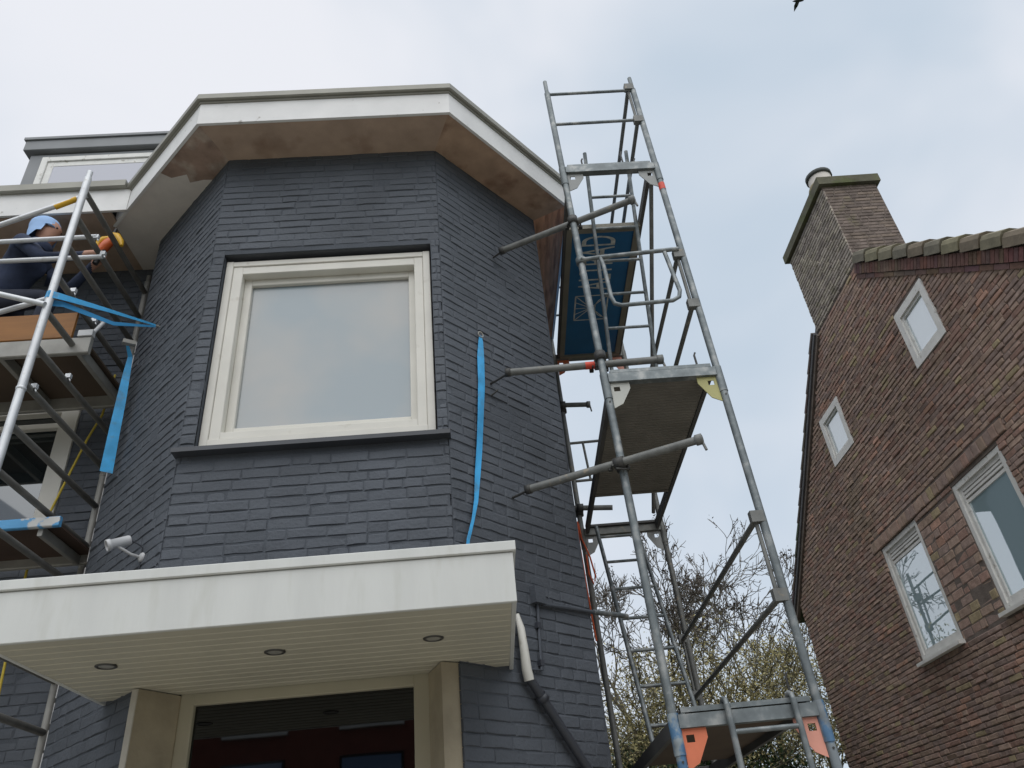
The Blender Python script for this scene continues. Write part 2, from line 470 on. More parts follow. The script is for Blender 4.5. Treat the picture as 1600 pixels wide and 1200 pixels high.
def brickwork(house, wall, fields, mat, tintf, limit=300, sd=0.0018, tm=0.0, ts=0.0009, **bk):
    """fields: list of (org, u, nrm, bricks, out, ch). The bricks largest in the picture become parts, the rest one part."""
    allb = []
    for (org, u, nrm, bricks, out, ch) in fields:
        for (a, b, c, d) in bricks:
            cs = [pix(org + u * x + Vector((0, 0, z))) for x, z in ((a, c), (b, c), (b, d), (a, d))]
            area = 0.0
            mid = org + u * ((a + b) / 2) + Vector((0, 0, (c + d) / 2))
            if all(cs) and all(-2 < p.x < 1026 and -2 < p.y < 770 for p in cs) and (CAM - mid).dot(nrm) > 0 and not hidden(mid):
                area = abs(sum(cs[i].x * cs[(i + 1) % 4].y - cs[(i + 1) % 4].x * cs[i].y for i in range(4))) / 2
            allb.append((area, org, u, nrm, a, b, c, d, out, ch))
    allb.sort(key=lambda t: -t[0])
    rest = MB()
    for i, (ar, org, u, nrm, a, b, c, d, out, ch) in enumerate(allb):
        t = tintf(a, c)
        o_ = out + random.gauss(0, sd)
        tl = random.gauss(tm, ts)
        if i < limit and ar > 8:
            m = MB(); brick_shape(m, org, u, nrm, a, b, c, d, o_, t, ch, tl, **bk); m.build('brick', mat, wall)
        else:
            brick_shape(rest, org, u, nrm, a, b, c, d, o_, t, ch, tl, **bk)
    rest.build('brickwork', mat, wall, kind='stuff')
def hidden(p):
    """Behind the door canopy or the window as seen from the street door: such bricks need not be single parts."""
    q_ = pix(p)
    if q_ is None: return True
    x, y = q_.x * 1.5625, q_.y * 1.5625
    if x < 808 and 850 + (805 - x) * 0.074 < y and p.y < 5.5 and p.z > 2.55: return True
    return False

# ================================================================== SETTING
g = MB()
g.box((-400, -400, -0.3), (400, 400, 0.0))
g.build('ground', 'grass', kind='structure')
g = MB(); g.box((-14, -9, 0.0), (12, 9.5, 0.004 + 0.02)); g.build('pavement', 'paving', kind='structure')

# ================================================================== GREY PAINTED HOUSE
XL, XR, YF = -1.72, -0.13, 4.0           # ends of the bay's front facet
LX, LY = -2.53, 4.81                     # left facet's far corner
RX, RY = 0.675, 4.805                    # right facet's far corner
EAVE = 6.5
MW = 5.15                                # main wall
house = thing('grey_house', 'dark grey painted brick house with an angled bay and white eaves', 'house', (-2.0, 6.0, 0))
# masonry core: bay shell and main wall, with the window and door openings left free
w = MB()
th = 0.0015
WX0, WX1, WZ0, WZ1 = -1.633, -0.195, 3.94, 5.505
w.box((XL + 0.01, YF + th, 2.61), (XR - 0.01, YF + 0.24, WZ0))
w.box((XL + 0.01, YF + th, WZ1), (XR - 0.01, YF + 0.24, EAVE + 0.1))
w.box((XL + 0.01, YF + th, WZ0), (WX0, YF + 0.24, WZ1))
w.box((WX1, YF + th, WZ0), (XR - 0.01, YF + 0.24, WZ1))
s2 = math.sqrt(0.5)
NL, NR = Vector((-s2, -s2, 0)), Vector((s2, -s2, 0))
def facet_core(p0, p1, n, z0, z1):
    a, b = Vector((*p0, 0)) - n * th, Vector((*p1, 0)) - n * th
    ia = (a.x, a.y + 0.26) if abs(a.x - XR) < 0.05 else (a.x + 0.2, a.y + 0.1)
    ib = (b.x, b.y + 0.26) if abs(b.x - XL) < 0.05 else (b.x - 0.2, b.y + 0.1)
    poly = [(a.x, a.y), (b.x, b.y), ib, ia]
    w.prism(poly, z0, z1)
facet_core((XR, YF), (RX, RY), NR, 0, EAVE + 0.1)
facet_core((LX, LY), (XL, YF), NL, 0, EAVE + 0.1)
w.box((RX - 0.25, RY + 0.01, 0), (RX - 0.004, 12.35, EAVE + 0.1))
w.plate([(RX - 0.25, 4.9, EAVE + 0.1), (RX - 0.25, 12.35, EAVE + 0.1), (RX - 0.25, 8.62, 10.78)], (1, 0, 0), 0.24)
w.box((LX + 0.01, LY + 0.01, 0), (LX + 0.25, MW + 0.2, EAVE + 0.1))
# main wall around its window (-4.75..-3.02, 4.02..5.3)
w.box((-9.0, MW + th, 0), (-4.75, MW + 0.25, EAVE + 0.1))
w.box((-3.02, MW + th, 0), (LX + 0.02, MW + 0.25, EAVE + 0.1))
w.box((-4.75, MW + th, 0), (-3.02, MW + 0.25, 4.02))
w.box((-4.75, MW + th, 5.30), (-3.02, MW + 0.25, EAVE + 0.1))
w.box((-9.0, MW + 0.26, 0), (-8.75, 12.35, EAVE + 0.1))
w.box((-8.75, 12.1, 0), (RX - 0.25, 12.35, EAVE + 0.1))
w.box((-4.75, MW + 0.3, 3.9), (-3.0, MW + 0.32, 5.4))          # dim room behind the glass
w.box((XL + 0.05, YF + 0.5, 0), (XR - 0.05, YF + 0.52, EAVE))
wall = w.build('wall', 'paint_mortar', house)
def tint_paint(u, z):
    k = random.uniform(0.94, 1.06) * (1 + 0.10 * noise.noise(Vector((u * 1.4, z * 1.4, 1))))
    return (0.092 * k, 0.103 * k, 0.120 * k)
lens_p = (0.222, 0.222, 0.222, 0.112, 0.112)
fields = []
fields.append((Vector((XL, YF, 0)), Vector((1, 0, 0)), Vector((0, -1, 0)),
               lay(None, None, None, lambda z: (0.002, XR - XL - 0.002), 2.62, EAVE + 0.03, 0.065, lens_p, 0.005, vj=0.0015,
                   holes=[(WX0 - XL, WX1 - XL, WZ0 - 0.035, WZ1)]), 0.003, 0.010))
fl = math.hypot(RX - XR, RY - YF)
fields.append((Vector((XR, YF, 0)), Vector((s2, s2, 0)), NR, lay(None, None, None, lambda z: (0.002, fl - 0.004), 0.0, EAVE + 0.03, 0.065, lens_p, 0.005, vj=0.0015), 0.003, 0.010))
fl2 = math.hypot(XL - LX, LY - YF)
fields.append((Vector((LX, LY, 0)), Vector((s2, -s2, 0)), NL, lay(None, None, None, lambda z: (0.004, fl2 - 0.002), 0.0, EAVE + 0.03, 0.065, lens_p, 0.005, vj=0.0015), 0.003, 0.010))
fields.append((Vector((-9.0, MW, 0)), Vector((1, 0, 0)), Vector((0, -1, 0)),
               lay(None, None, None, lambda z: (0.0, LX + 9.0 - 0.01), 0.0, EAVE, 0.065, lens_p, 0.005, vj=0.0015, holes=[(4.25, 5.98, 4.02, 5.30)]), 0.003, 0.010))
brickwork(house, wall, fields, 'paint_brick', tint_paint, sd=0.0014, tm=0.0009, ts=0.0010, jit=0.0034, soft=True)
# unpainted strip of mortar running down the bay's left arris
for z in [i * 0.14 for i in range(1, 46)]:
    if noise.noise(Vector((0, 0, z * 1.1))) > -0.22 and z < 5.35:
        hh = random.uniform(0.09, 0.139)
        m = MB(); m.box((LX - random.uniform(0.004, 0.010), LY + 0.004, z), (LX + 0.014, LY + random.uniform(0.016, 0.03), z + hh)); m.build('bare_mortar', 'bare_mortar', house)

# bay window
win = MB()
FX0, FX1, FZ0, FZ1 = -1.628, -0.206, 3.985, 5.475
yf = 4.045
def frame_ring(mb, x0, x1, z0, z1, wl_, wr_, wt_, wb_, y0, y1, bev=0.004):
    mb.bbox((x0, y0, z0), (x0 + wl_, y1, z1), bev)
    mb.bbox((x1 - wr_, y0, z0), (x1, y1, z1), bev)
    mb.bbox((x0 + wl_, y0 + 0.0015, z1 - wt_), (x1 - wr_, y1, z1), bev)
    mb.bbox((x0 + wl_, y0 + 0.0015, z0), (x1 - wr_, y1, z0 + wb_), bev)
m = MB()
m.box((WX0, YF + 0.20, WZ0), (WX1, YF + 0.23, WZ1))
bw = m.build('bay_window', 'sill_paint', house)
m = MB(); frame_ring(m, FX0, FX1, FZ0, FZ1, 0.05, 0.05, 0.045, 0.05, yf, yf + 0.12)
frame_ring(m, FX0 + 0.0505, FX1 - 0.0505, FZ0 + 0.0505, FZ1 - 0.0455, 0.068, 0.062, 0.066, 0.050, yf + 0.010, yf + 0.12)
m.build('frame', 'cream', bw)
m = MB(); frame_ring(m, FX0 + 0.119, FX1 - 0.113, FZ0 + 0.101, FZ1 - 0.112, 0.052, 0.045, 0.052, 0.062, yf + 0.075, yf + 0.125)
m.build('sash', 'cream', bw)
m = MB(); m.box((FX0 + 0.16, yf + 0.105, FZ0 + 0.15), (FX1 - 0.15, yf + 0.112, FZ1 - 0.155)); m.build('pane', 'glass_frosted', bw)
m = MB(); m.hexa([(-1.735, 3.93, 3.898), (-0.118, 3.93, 3.898), (-0.118, 4.16, 3.898), (-1.735, 4.16, 3.898),
                  (-1.735, 3.93, 3.926), (-0.118, 3.93, 3.926), (-0.118, 4.16, 3.955), (-1.735, 4.16, 3.955)])
m.build('sill', 'sill_paint', bw)
m = MB(); m.box((WX0 - 0.015, YF + 0.010, WZ1 - 0.002), (WX1 + 0.015, YF + 0.2, WZ1 + 0.03)); m.build('lintel', 'sill_paint', bw)

# eaves: soffit panels, fascia boards, gutter; plan corners of the roof edge
E0, E1, E2, E3, E4, E5 = (-2.82, 4.62), (-1.835, 3.665), (-0.005, 3.665), (0.95, 4.66), (0.93, 6.55), (-2.82, MW)
W1, W2, W3, W4 = (XL, YF), (XR, YF), (RX, RY), (RX, 6.55)
W0 = (LX, LY)
def soffit(poly, mat):
    mm = MB(); mm.prism(poly, EAVE, EAVE + 0.02); return mm.build('soffit_panel', mat, eaves)
e = MB(); e.prism([(-2.80, 4.66), (-1.82, 3.69), (-0.02, 3.69), (0.93, 4.68), (0.91, 6.53), (-2.8, 6.53)], EAVE + 0.10, EAVE + 0.26)
eaves = e.build('eaves', 'roof_felt', house)
def inset(a, b, t):
    return (a[0] + (b[0] - a[0]) * t, a[1] + (b[1] - a[1]) * t)
def off(p, d=0.02):   # a little way into the wall, so that no edge shows a gap
    c = Vector((-0.9, 6.0)); v = (c - Vector(p)).normalized() * d
    return (p[0] + v.x, p[1] + v.y)
soffit([E1, E2, off(W2), off(W1)], 'wood_bare')
soffit([E2, E3, off(W3), off(W2)], 'wood_warm')
soffit([E3, E4, off(W4), off(W3)], 'wood_red')
# left angled panel: painted, with a stripped stretch next to the mitre
cut = 0.36
cE, cW = inset(E1, E0, cut + 0.08), inset(W1, W0, cut - 0.16)
zig = [(-0.00, 0.0), (0.25, 0.045), (0.45, -0.02), (0.62, 0.075), (0.8, 0.02), (1.0, 0.0)]
dv = Vector((E0[0] - E1[0], E0[1] - E1[1])).normalized()
edge = []
for t, jog in zig:
    b = inset(cE, off(cW), t); edge.append((b[0] + dv.x * jog, b[1] + dv.y * jog))
soffit([E1, off(W1)] + edge[::-1], 'wood_stripped')
soffit([E0] + edge + [off(W0)], 'soffit_painted')
soffit([E0, off(W0), (LX + 0.02, MW + 0.02), (-2.80, MW + 0.02)], 'soffit_painted')
mm = MB()
mm.box((-9.0, 4.47, EAVE + 0.004), (-2.80, MW + 0.02, EAVE + 0.024)); mm.build('soffit_panel', 'wood_bare', eaves, label='brown boarded soffit under the main eaves')
# joint battens at the mitres
def fascia(p, q_, z0, z1, t, outw, mat, name):
    a, b = Vector((*p, 0)), Vector((*q_, 0)); d = (b - a).normalized(); n = Vector((d.y, -d.x, 0))
    a2, b2 = a + n * outw, b + n * outw
    return a2, b2, d, n
def ring_board(pts, z0, z1, o0, o1, mat, name, zs=0.0):
    """Boards along an open plan path, mitred; from offset o0 to o1 outwards."""
    P_ = [Vector(p) for p in pts]
    def offs(o):
        res = []
        for i, p in enumerate(P_):
            ns = []
            if i > 0: d = (P_[i] - P_[i - 1]).normalized(); ns.append(Vector((d.y, -d.x)))
            if i < len(P_) - 1: d = (P_[i + 1] - P_[i]).normalized(); ns.append(Vector((d.y, -d.x)))
            if len(ns) == 1: res.append(p + ns[0] * o)
            else:
                b_ = (ns[0] + ns[1]).normalized(); res.append(p + b_ * (o / max(0.3, b_.dot(ns[0]))))
        return res
    A, B = offs(o0), offs(o1)
    for i in range(len(P_) - 1):
        mm = MB(); mm.hexa([(A[i].x, A[i].y, z0), (B[i].x, B[i].y, z0), (B[i + 1].x, B[i + 1].y, z0), (A[i + 1].x, A[i + 1].y, z0),
                            (A[i].x, A[i].y, z1), (B[i].x, B[i].y, z1), (B[i + 1].x, B[i + 1].y, z1), (A[i + 1].x, A[i + 1].y, z1)])
        mm.build(name, mat, eaves)
path = [E0, E1, E2, E3, E4]
ring_board(path, EAVE - 0.012, EAVE + 0.212, 0.0, 0.022, 'fascia_white', 'fascia_board')
ring_board(path, EAVE + 0.214, EAVE + 0.232, -0.01, 0.034, 'gutter_zinc', 'gutter')
ring_board(path, EAVE + 0.233, EAVE + 0.284, -0.01, 0.060, 'gutter_zinc', 'gutter')
ring_board([(-9.0, 4.45), (-2.662, 4.45)], EAVE - 0.012, EAVE + 0.232, 0.0, 0.022, 'fascia_white', 'fascia_board')
ring_board([(-9.0, 4.45), (-2.70, 4.45)], EAVE + 0.234, EAVE + 0.30, -0.01, 0.066, 'gutter_zinc', 'gutter')
# main roof slope and flat bay roof
m = MB()
m.hexa([(-9.2, 4.5, 6.72), (-2.8, 4.5, 6.72), (-2.8, 8.75, 10.92), (-9.2, 8.75, 10.92), (-9.2, 4.5, 6.82), (-2.8, 4.5, 6.82), (-2.8, 8.75, 11.02), (-9.2, 8.75, 11.02)])
m.hexa([(-2.8, 4.9, 7.115), (RX + 0.15, 4.9, 7.115), (RX + 0.15, 8.75, 10.92), (-2.8, 8.75, 10.92), (-2.8, 4.9, 7.215), (RX + 0.15, 4.9, 7.215), (RX + 0.15, 8.75, 11.02), (-2.8, 8.75, 11.02)])
m.hexa([(-9.2, 8.75, 10.92), (RX + 0.15, 8.75, 10.92), (RX + 0.15, 12.65, 6.52), (-9.2, 12.65, 6.52), (-9.2, 8.75, 11.02), (RX + 0.15, 8.75, 11.02), (RX + 0.15, 12.65, 6.62), (-9.2, 12.65, 6.62)])
m.build('roof', 'roof_tile', house)
# dormer on the roof behind the gutter
DY = 6.0
m = MB(); m.box((-4.86, DY, 8.0), (-2.9, 7.6, 9.2)); dorm = m.build('dormer', 'dormer_grey', house)
P1('dormer_fascia', 'dormer_grey', dorm, (-4.93, DY - 0.06, 9.235), (-2.84, 7.7, 9.395), 0.006)
P1('dormer_trim', 'dormer_grey', dorm, (-4.95, DY - 0.08, 9.397), (-2.82, 7.7, 9.435))
m = MB(); frame_ring(m, -4.70, -3.0, 8.2, 9.13, 0.07, 0.07, 0.07, 0.07, DY - 0.03, DY + 0.03); frame_ring(m, -4.628, -3.072, 8.272, 9.058, 0.075, 0.075, 0.075, 0.075, DY - 0.012, DY + 0.03)
m.build('dormer_frame', 'frame_weathered', dorm)
P1('pane', 'glass_dormer', dorm, (-4.56, DY - 0.006, 8.34), (-3.14, DY - 0.002, 8.99))

# window in the recessed main wall
m = MB(); frame_ring(m, -4.75, -3.02, 4.02, 5.30, 0.10, 0.135, 0.10, 0.11, MW - 0.02, MW + 0.10)
mwin = m.build('main_window', 'cream', house)
P1('transom', 'cream', mwin, (-4.65, MW - 0.012, 5.03), (-3.156, MW + 0.06, 5.09), 0.004)
P1('blind_rail', 'cream', mwin, (-4.65, MW + 0.0, 4.90), (-3.156, MW + 0.05, 4.945), 0.004)
P1('pane', 'glass_main', mwin, (-4.65, MW + 0.065, 4.13), (-3.156, MW + 0.072, 5.20))
P1('sill', 'sill_paint', mwin, (-4.8, MW - 0.09, 3.975), (-2.98, MW + 0.1, 4.018))

# front door under the canopy
DYF = 4.2
m = MB(); frame_ring(m, -1.575, -0.300, 0.05, 2.612, 0.072, 0.082, 0.060, 0.06, DYF, DYF + 0.10)
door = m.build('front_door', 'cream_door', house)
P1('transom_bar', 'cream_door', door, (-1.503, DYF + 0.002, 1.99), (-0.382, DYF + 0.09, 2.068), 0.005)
P1('transom_light', 'glass_black', door, (-1.503, DYF + 0.035, 2.068), (-0.382, DYF + 0.042, 2.552))
m = MB(); m.box((-1.50, DYF + 0.03, 0.11), (-0.385, DYF + 0.075, 1.988))
for zz0, zz1 in ((0.25, 0.85), (1.0, 1.85)):
    for x0 in (-1.40, -0.90): m.bbox((x0, DYF + 0.02, zz0), (x0 + 0.42, DYF + 0.032, zz1), 0.005)
dl = m.build('door_leaf', 'pipe_dark', door)
m = MB(); m.tube([(-0.47, DYF + 0.03, 1.05), (-0.47, DYF - 0.03, 1.05), (-0.58, DYF - 0.03, 1.05)], 0.011, 8); m.build('handle', 'alu', dl)
P1('doorstep', 'paving', door, (-1.7, 3.85, 0.026), (-0.15, 4.3, 0.10), 0.01)
# splayed surrounds, two stones a side with a joint between
for z0, z1 in ((0.026, 1.06), (1.068, 2.1), (2.108, 2.60)):
    m = MB(); m.prism([(-1.725, 3.985), (-1.70, 3.978), (-1.572, 4.185), (-1.572, 4.30), (-1.725, 4.30)], z0, z1); m.build('surround_stone', 'surround', door)
    m = MB(); m.prism([(-1.735, 3.984), (-1.703, 3.972), (-1.700, 3.977), (-1.732, 3.989)], z0, z1); m.build('surround_arris', 'surround_edge', door)
    m = MB(); m.prism([(-0.222, 3.962), (-0.125, 4.02), (-0.125, 4.30), (-0.303, 4.30), (-0.303, 4.185)], z0, z1); m.build('surround_stone', 'surround', door)

# ================================================================== DOOR CANOPY
CY = 3.117; CX0, CX1 = -2.0, 0.145; CZ = 2.605
can = thing('door_canopy', 'white flat-roofed canopy with boarded underside over the front door', 'canopy', (-0.93, 3.6, 2.6))
P1('fascia', 'canopy_white', can, (CX0, CY, CZ - 0.004), (CX1, CY + 0.022, 2.815), 0.003)
P1('side_fascia', 'canopy_white', can, (CX1 - 0.022, CY + 0.0225, CZ - 0.002), (CX1 - 0.001, 4.262, 2.813), 0.003)
P1('side_fascia', 'canopy_white', can, (CX0 + 0.001, CY + 0.0225, CZ - 0.002), (CX0 + 0.022, 4.262, 2.813), 0.003)
P1('edge_trim', 'canopy_white', can, (CX0 - 0.014, CY - 0.014, 2.817), (CX1 + 0.014, CY + 0.03, 2.862), 0.004)
P1('edge_trim', 'canopy_white', can, (CX1 - 0.03, CY + 0.0305, 2.817), (CX1 + 0.013, 4.27, 2.861), 0.004)
P1('edge_trim', 'canopy_white', can, (CX0 - 0.013, CY + 0.0305, 2.817), (CX0 + 0.03, 4.27, 2.861), 0.004)
P1('shadow_gap', 'gutter_zinc', can, (CX0 + 0.003, CY + 0.004, 2.8145), (CX1 - 0.003, CY + 0.03, 2.8165))
P1('canopy_roof', 'roof_felt', can, (CX0 + 0.03, CY + 0.03, 2.80), (CX1 - 0.03, 4.0, 2.84))
ny = 13; y0 = CY + 0.024; wbd = (4.195 - y0) / ny
for i in range(ny):
    a, b = y0 + i * wbd, y0 + (i + 1) * wbd - 0.004
    m = MB(); pts = [(a, CZ + 0.018), (a, CZ + 0.008), (a + 0.007, CZ), (b - 0.007, CZ), (b, CZ + 0.008), (b, CZ + 0.018)]
    x0, x1 = CX0 + 0.0225, CX1 - 0.0225
    n = len(pts)
    m.add([(x0, p[0], p[1]) for p in pts] + [(x1, p[0], p[1]) for p in pts],
          [tuple(range(n)), tuple(range(2 * n - 1, n - 1, -1))] + [(k, (k + 1) % n, n + (k + 1) % n, n + k) for k in range(n)])
    m.build('soffit_board', 'soffit_pvc', can)
P1('soffit_backing', 'deck_ply', can, (CX0 + 0.023, y0, CZ + 0.019), (CX1 - 0.023, 4.2, CZ + 0.03))
for x in (-1.682, -0.942, -0.23):
    m = MB(); m.lathe((x, 3.556, CZ), (0, 0, -1), [(0.047, -0.004), (0.047, 0.004), (0.043, 0.006), (0.036, 0.006), (0.034, 0.001)], 24)
    dlr = m.build('downlight', 'light_ring', can)
    m = MB(); m.lathe((x, 3.556, CZ), (0, 0, -1), [(0.0345, 0.002), (0.02, 0.0035), (0.0005, 0.004)], 24); m.build('lens', 'light_lens', dlr)

# ================================================================== THINGS ON THE GREY HOUSE
def onR(u, z, o=0.0):    # a point on the right facet, u along it from the front corner
    return Vector((XR, YF, 0)) + Vector((s2, s2, 0)) * u + NR * o + Vector((0, 0, z))
def onL(x, z, o=0.0):    # a point on the left facet by x
    return Vector((x, YF + (XL - x), z)) + NL * o
# rain pipe
rp_ = thing('rainwater_pipe', 'dark drainpipe with white swan neck running down beside the canopy', 'drainpipe', onR(0.45, 2.5))
swan = [onR(0.425, 2.90, 0.03), onR(0.430, 2.82, 0.045), onR(0.435, 2.70, 0.05), onR(0.440, 2.60, 0.05), onR(0.455, 2.545, 0.048)]
m = MB(); m.tube(swan, [0.013, 0.021, 0.024, 0.027, 0.028], 12); m.build('swan_neck', 'pipe_white', rp_)
m = MB(); m.tube([onR(0.447, 2.565, 0.048), onR(0.53, 2.485, 0.044), onR(0.86, 2.13, 0.044), onR(1.05, 1.9, 0.044), onR(1.08, 1.8, 0.044), onR(1.08, 0.05, 0.044)], 0.026, 12); m.build('downpipe', 'pipe_dark', rp_)
for u_, z_ in ((0.55, 2.466), (0.98, 1.985)):
    m = MB(); c = onR(u_, z_, 0.044); d = (onR(0.86, 2.13) - onR(0.53, 2.485)).normalized()
    m.lathe(c, d, [(0.027, -0.018), (0.034, -0.018), (0.034, 0.018), (0.027, 0.018)], 14); m.tube([c, c - NR * 0.05], 0.008, 6); m.build('bracket', 'pipe_dark', rp_)
# conduit and junction box
cd = thing('wall_conduit', 'painted junction box with conduits and a bare metal end past the corner', 'conduit', onR(0.6, 2.9))
m = MB(); m.obox(onR(0.625, 3.045, 0.022), (s2, s2, 0), NR, (0, 0, 1), 0.045, 0.026, 0.05); m.build('junction_box', 'paint_mortar', cd)
m = MB(); m.tube([onR(0.625, 3.01, 0.016), onR(0.60, 2.62, 0.016), onR(0.50, 2.615, 0.016)], 0.009, 8); m.build('conduit', 'paint_mortar', cd)
m = MB(); m.tube([onR(0.66, 3.0, 0.02), onR(1.14, 3.03, 0.022)], 0.013, 8); m.build('conduit', 'paint_mortar', cd)
m = MB(); m.tube([onR(1.14, 3.03, 0.022), onR(1.50, 3.06, 0.022)], 0.016, 10); m.build('metal_end', 'galv', cd)
for u_, z_ in ((0.60, 2.87), (0.592, 2.66)):
    m = MB(); m.obox(onR(u_ + 0.012, z_, 0.012), (s2, s2, 0), NR, (0, 0, 1), 0.016, 0.014, 0.016); m.build('clip', 'pipe_dark', cd)
# security camera on the left facet
cc = thing('security_camera', 'small white bullet camera on an arm above the canopy', 'camera', onL(-1.905, 3.40))
bse = onL(-1.89, 3.365)
m = MB(); m.lathe(bse, NL, [(0.028, -0.004), (0.028, 0.010), (0.016, 0.018), (0.0005, 0.019)], 16); m.build('wall_plate', 'cctv_white', cc)
arm_e = bse + Vector((-0.10, -0.10, 0.035))
m = MB(); m.tube([bse + NL * 0.012, bse + Vector((-0.045, -0.05, 0.004)), arm_e], 0.008, 8); m.build('arm', 'cctv_white', cc)
hd = Vector((-0.76, -0.48, -0.40)).normalized()
hb = arm_e + Vector((0.04, 0.03, 0.045))
m = MB(); m.lathe(hb, hd, [(0.0005, -0.010), (0.024, -0.008), (0.028, 0.0), (0.028, 0.095), (0.033, 0.095), (0.033, 0.118), (0.026, 0.118), (0.025, 0.105)], 20); m.build('housing', 'cctv_white', cc)
m = MB(); m.lathe(hb, hd, [(0.0255, 0.106), (0.013, 0.107), (0.0005, 0.109)], 16); m.build('lens', 'lens_dark', cc)
m = MB(); m.tube([hb + hd * 0.03, arm_e], 0.007, 6); m.build('swivel', 'cctv_white', cc)
m = MB(); m.tube([hb - hd * 0.008, hb + Vector((0.05, 0.04, -0.02)), bse + Vector((0.0, -0.02, 0.05)), onL(-1.89, 3.36, 0.008), onL(-1.885, 2.9, 0.006)], 0.004, 6); m.build('cable', 'pipe_dark', cc)

def ribbon(mb, pts, widths, wdirs, th=0.002, **k):
    pts = [Vector(p) for p in pts]
    A, B, C_, D_ = [], [], [], []
    for i, p in enumerate(pts):
        d = (pts[min(i + 1, len(pts) - 1)] - pts[max(i - 1, 0)]).normalized()
        wd = Vector(wdirs[i] if isinstance(wdirs, list) else wdirs); wd = (wd - d * wd.dot(d)).normalized()
        n = d.cross(wd).normalized() * th / 2
        wv = wd * widths[i] / 2
        A.append(p - wv - n); B.append(p + wv - n); C_.append(p + wv + n); D_.append(p - wv + n)
    n = len(pts)
    V = A + B + C_ + D_
    f = []
    for i in range(n - 1):
        for a, b in ((0, 1), (1, 2), (2, 3), (3, 0)):
            f.append((a * n + i, b * n + i, b * n + i + 1, a * n + i + 1))
    f += [(0, n, 2 * n, 3 * n), (n - 1, 4 * n - 1, 3 * n - 1, 2 * n - 1)]
    mb.add(V, f, **k)
# blue strap on the right facet
st = thing('lashing_strap', 'long blue webbing strap hanging from an eye on the right facet', 'strap', onR(0.2, 3.25))
pth = [onR(0.325, 4.815, 0.022), onR(0.322, 4.76, 0.020), onR(0.313, 4.63, 0.017), onR(0.300, 4.416, 0.018), onR(0.267, 4.155, 0.02), onR(0.235, 3.911, 0.02), onR(0.204, 3.725, 0.02), onR(0.172, 3.53, 0.022), onR(0.128, 3.394, 0.03), onR(0.076, 3.26, 0.035), onR(0.03, 3.0, 0.04)]
wds = [0.024, 0.040, 0.058, 0.062, 0.058, 0.052, 0.044, 0.028, 0.020, 0.024, 0.03]
m = MB(); ribbon(m, pth, wds, [Vector((s2, s2, 0)) + NR * (0.15 * math.sin(i * 1.1)) for i in range(len(pth))]); m.build('webbing', 'strap', st)
m = MB()
ring_pts = [onR(0.325 + 0.022 * math.cos(a), 4.825 + 0.022 * math.sin(a), 0.022) for a in [i * math.pi / 6 for i in range(13)]]
m.tube(ring_pts, 0.005, 6, cap=False); m.tube([onR(0.325, 4.847, -0.03), onR(0.325, 4.847, 0.024)], 0.006, 6); m.build('wall_eye', 'alu_dull', st)
m = MB(); m.tube([onR(0.40, 4.36, -0.02), onR(0.40, 4.37, 0.045), onR(0.415, 4.39, 0.05)], 0.006, 6)
tag(m.build('wall_hook', 'steel_dark'), 'small dark hook in the right facet beside the hanging blue strap', 'hook')
# blue strap tying the left tower to the bay
TX, TY0, TY1 = -2.705, 3.935, 5.10           # left tower's end frame
st = thing('lashing_strap', 'blue webbing strap tying the bright aluminium post to the bay', 'strap', (-2.5, 4.3, 4.1))
eye = onL(-2.235, 5.315, 0.03)
pz = 5.13
m = MB()
ribbon(m, [(TX - 0.026, TY0 - 0.012, pz + 0.03), (TX, TY0 - 0.029, pz + 0.025), (TX + 0.05, TY0 + 0.01, pz + 0.03), (TX + 0.25, 4.20, pz + 0.10), eye], [0.055, 0.055, 0.05, 0.03, 0.014], (0, 0, 1))
ribbon(m, [(TX - 0.024, TY0 + 0.012, pz - 0.005), (TX, TY0 + 0.03, pz - 0.008), (TX + 0.06, TY0 + 0.06, pz - 0.0), (TX + 0.27, 4.26, pz + 0.03), eye + Vector((0.0, 0, -0.012))], [0.05, 0.05, 0.042, 0.03, 0.014], (0, 0, 1), mi=1)
m.build('webbing', ['strap', 'strap_dark'], st)
hx = (-2.445, 4.60)
m = MB(); hp = [(hx[0] - 0.01, hx[1] - 0.06, 5.185), (hx[0], hx[1], 5.12), (hx[0] + 0.002, hx[1], 4.95), (hx[0] + 0.006, hx[1], 4.75), (hx[0] + 0.011, hx[1] - 0.005, 4.5), (hx[0] + 0.013, hx[1], 4.3), (hx[0] + 0.016, hx[1], 4.17)]
ribbon(m, hp, [0.02, 0.032, 0.050, 0.062, 0.070, 0.076, 0.080], [(0.95, 0.2 + 0.1 * i, 0) for i in range(7)]); m.build('loose_end', 'strap', st)
m = MB(); m.obox((-2.44, 4.53, 5.195), (0.7, 0.55, 0.1), (0.5, -0.7, 0), (0, 0, 1), 0.045, 0.02, 0.016); m.build('ratchet', 'alu_dull', st)
m = MB(); m.tube([onL(-2.235, 5.315, -0.02), eye], 0.006, 6); m.build('wall_eye', 'alu_dull', st)

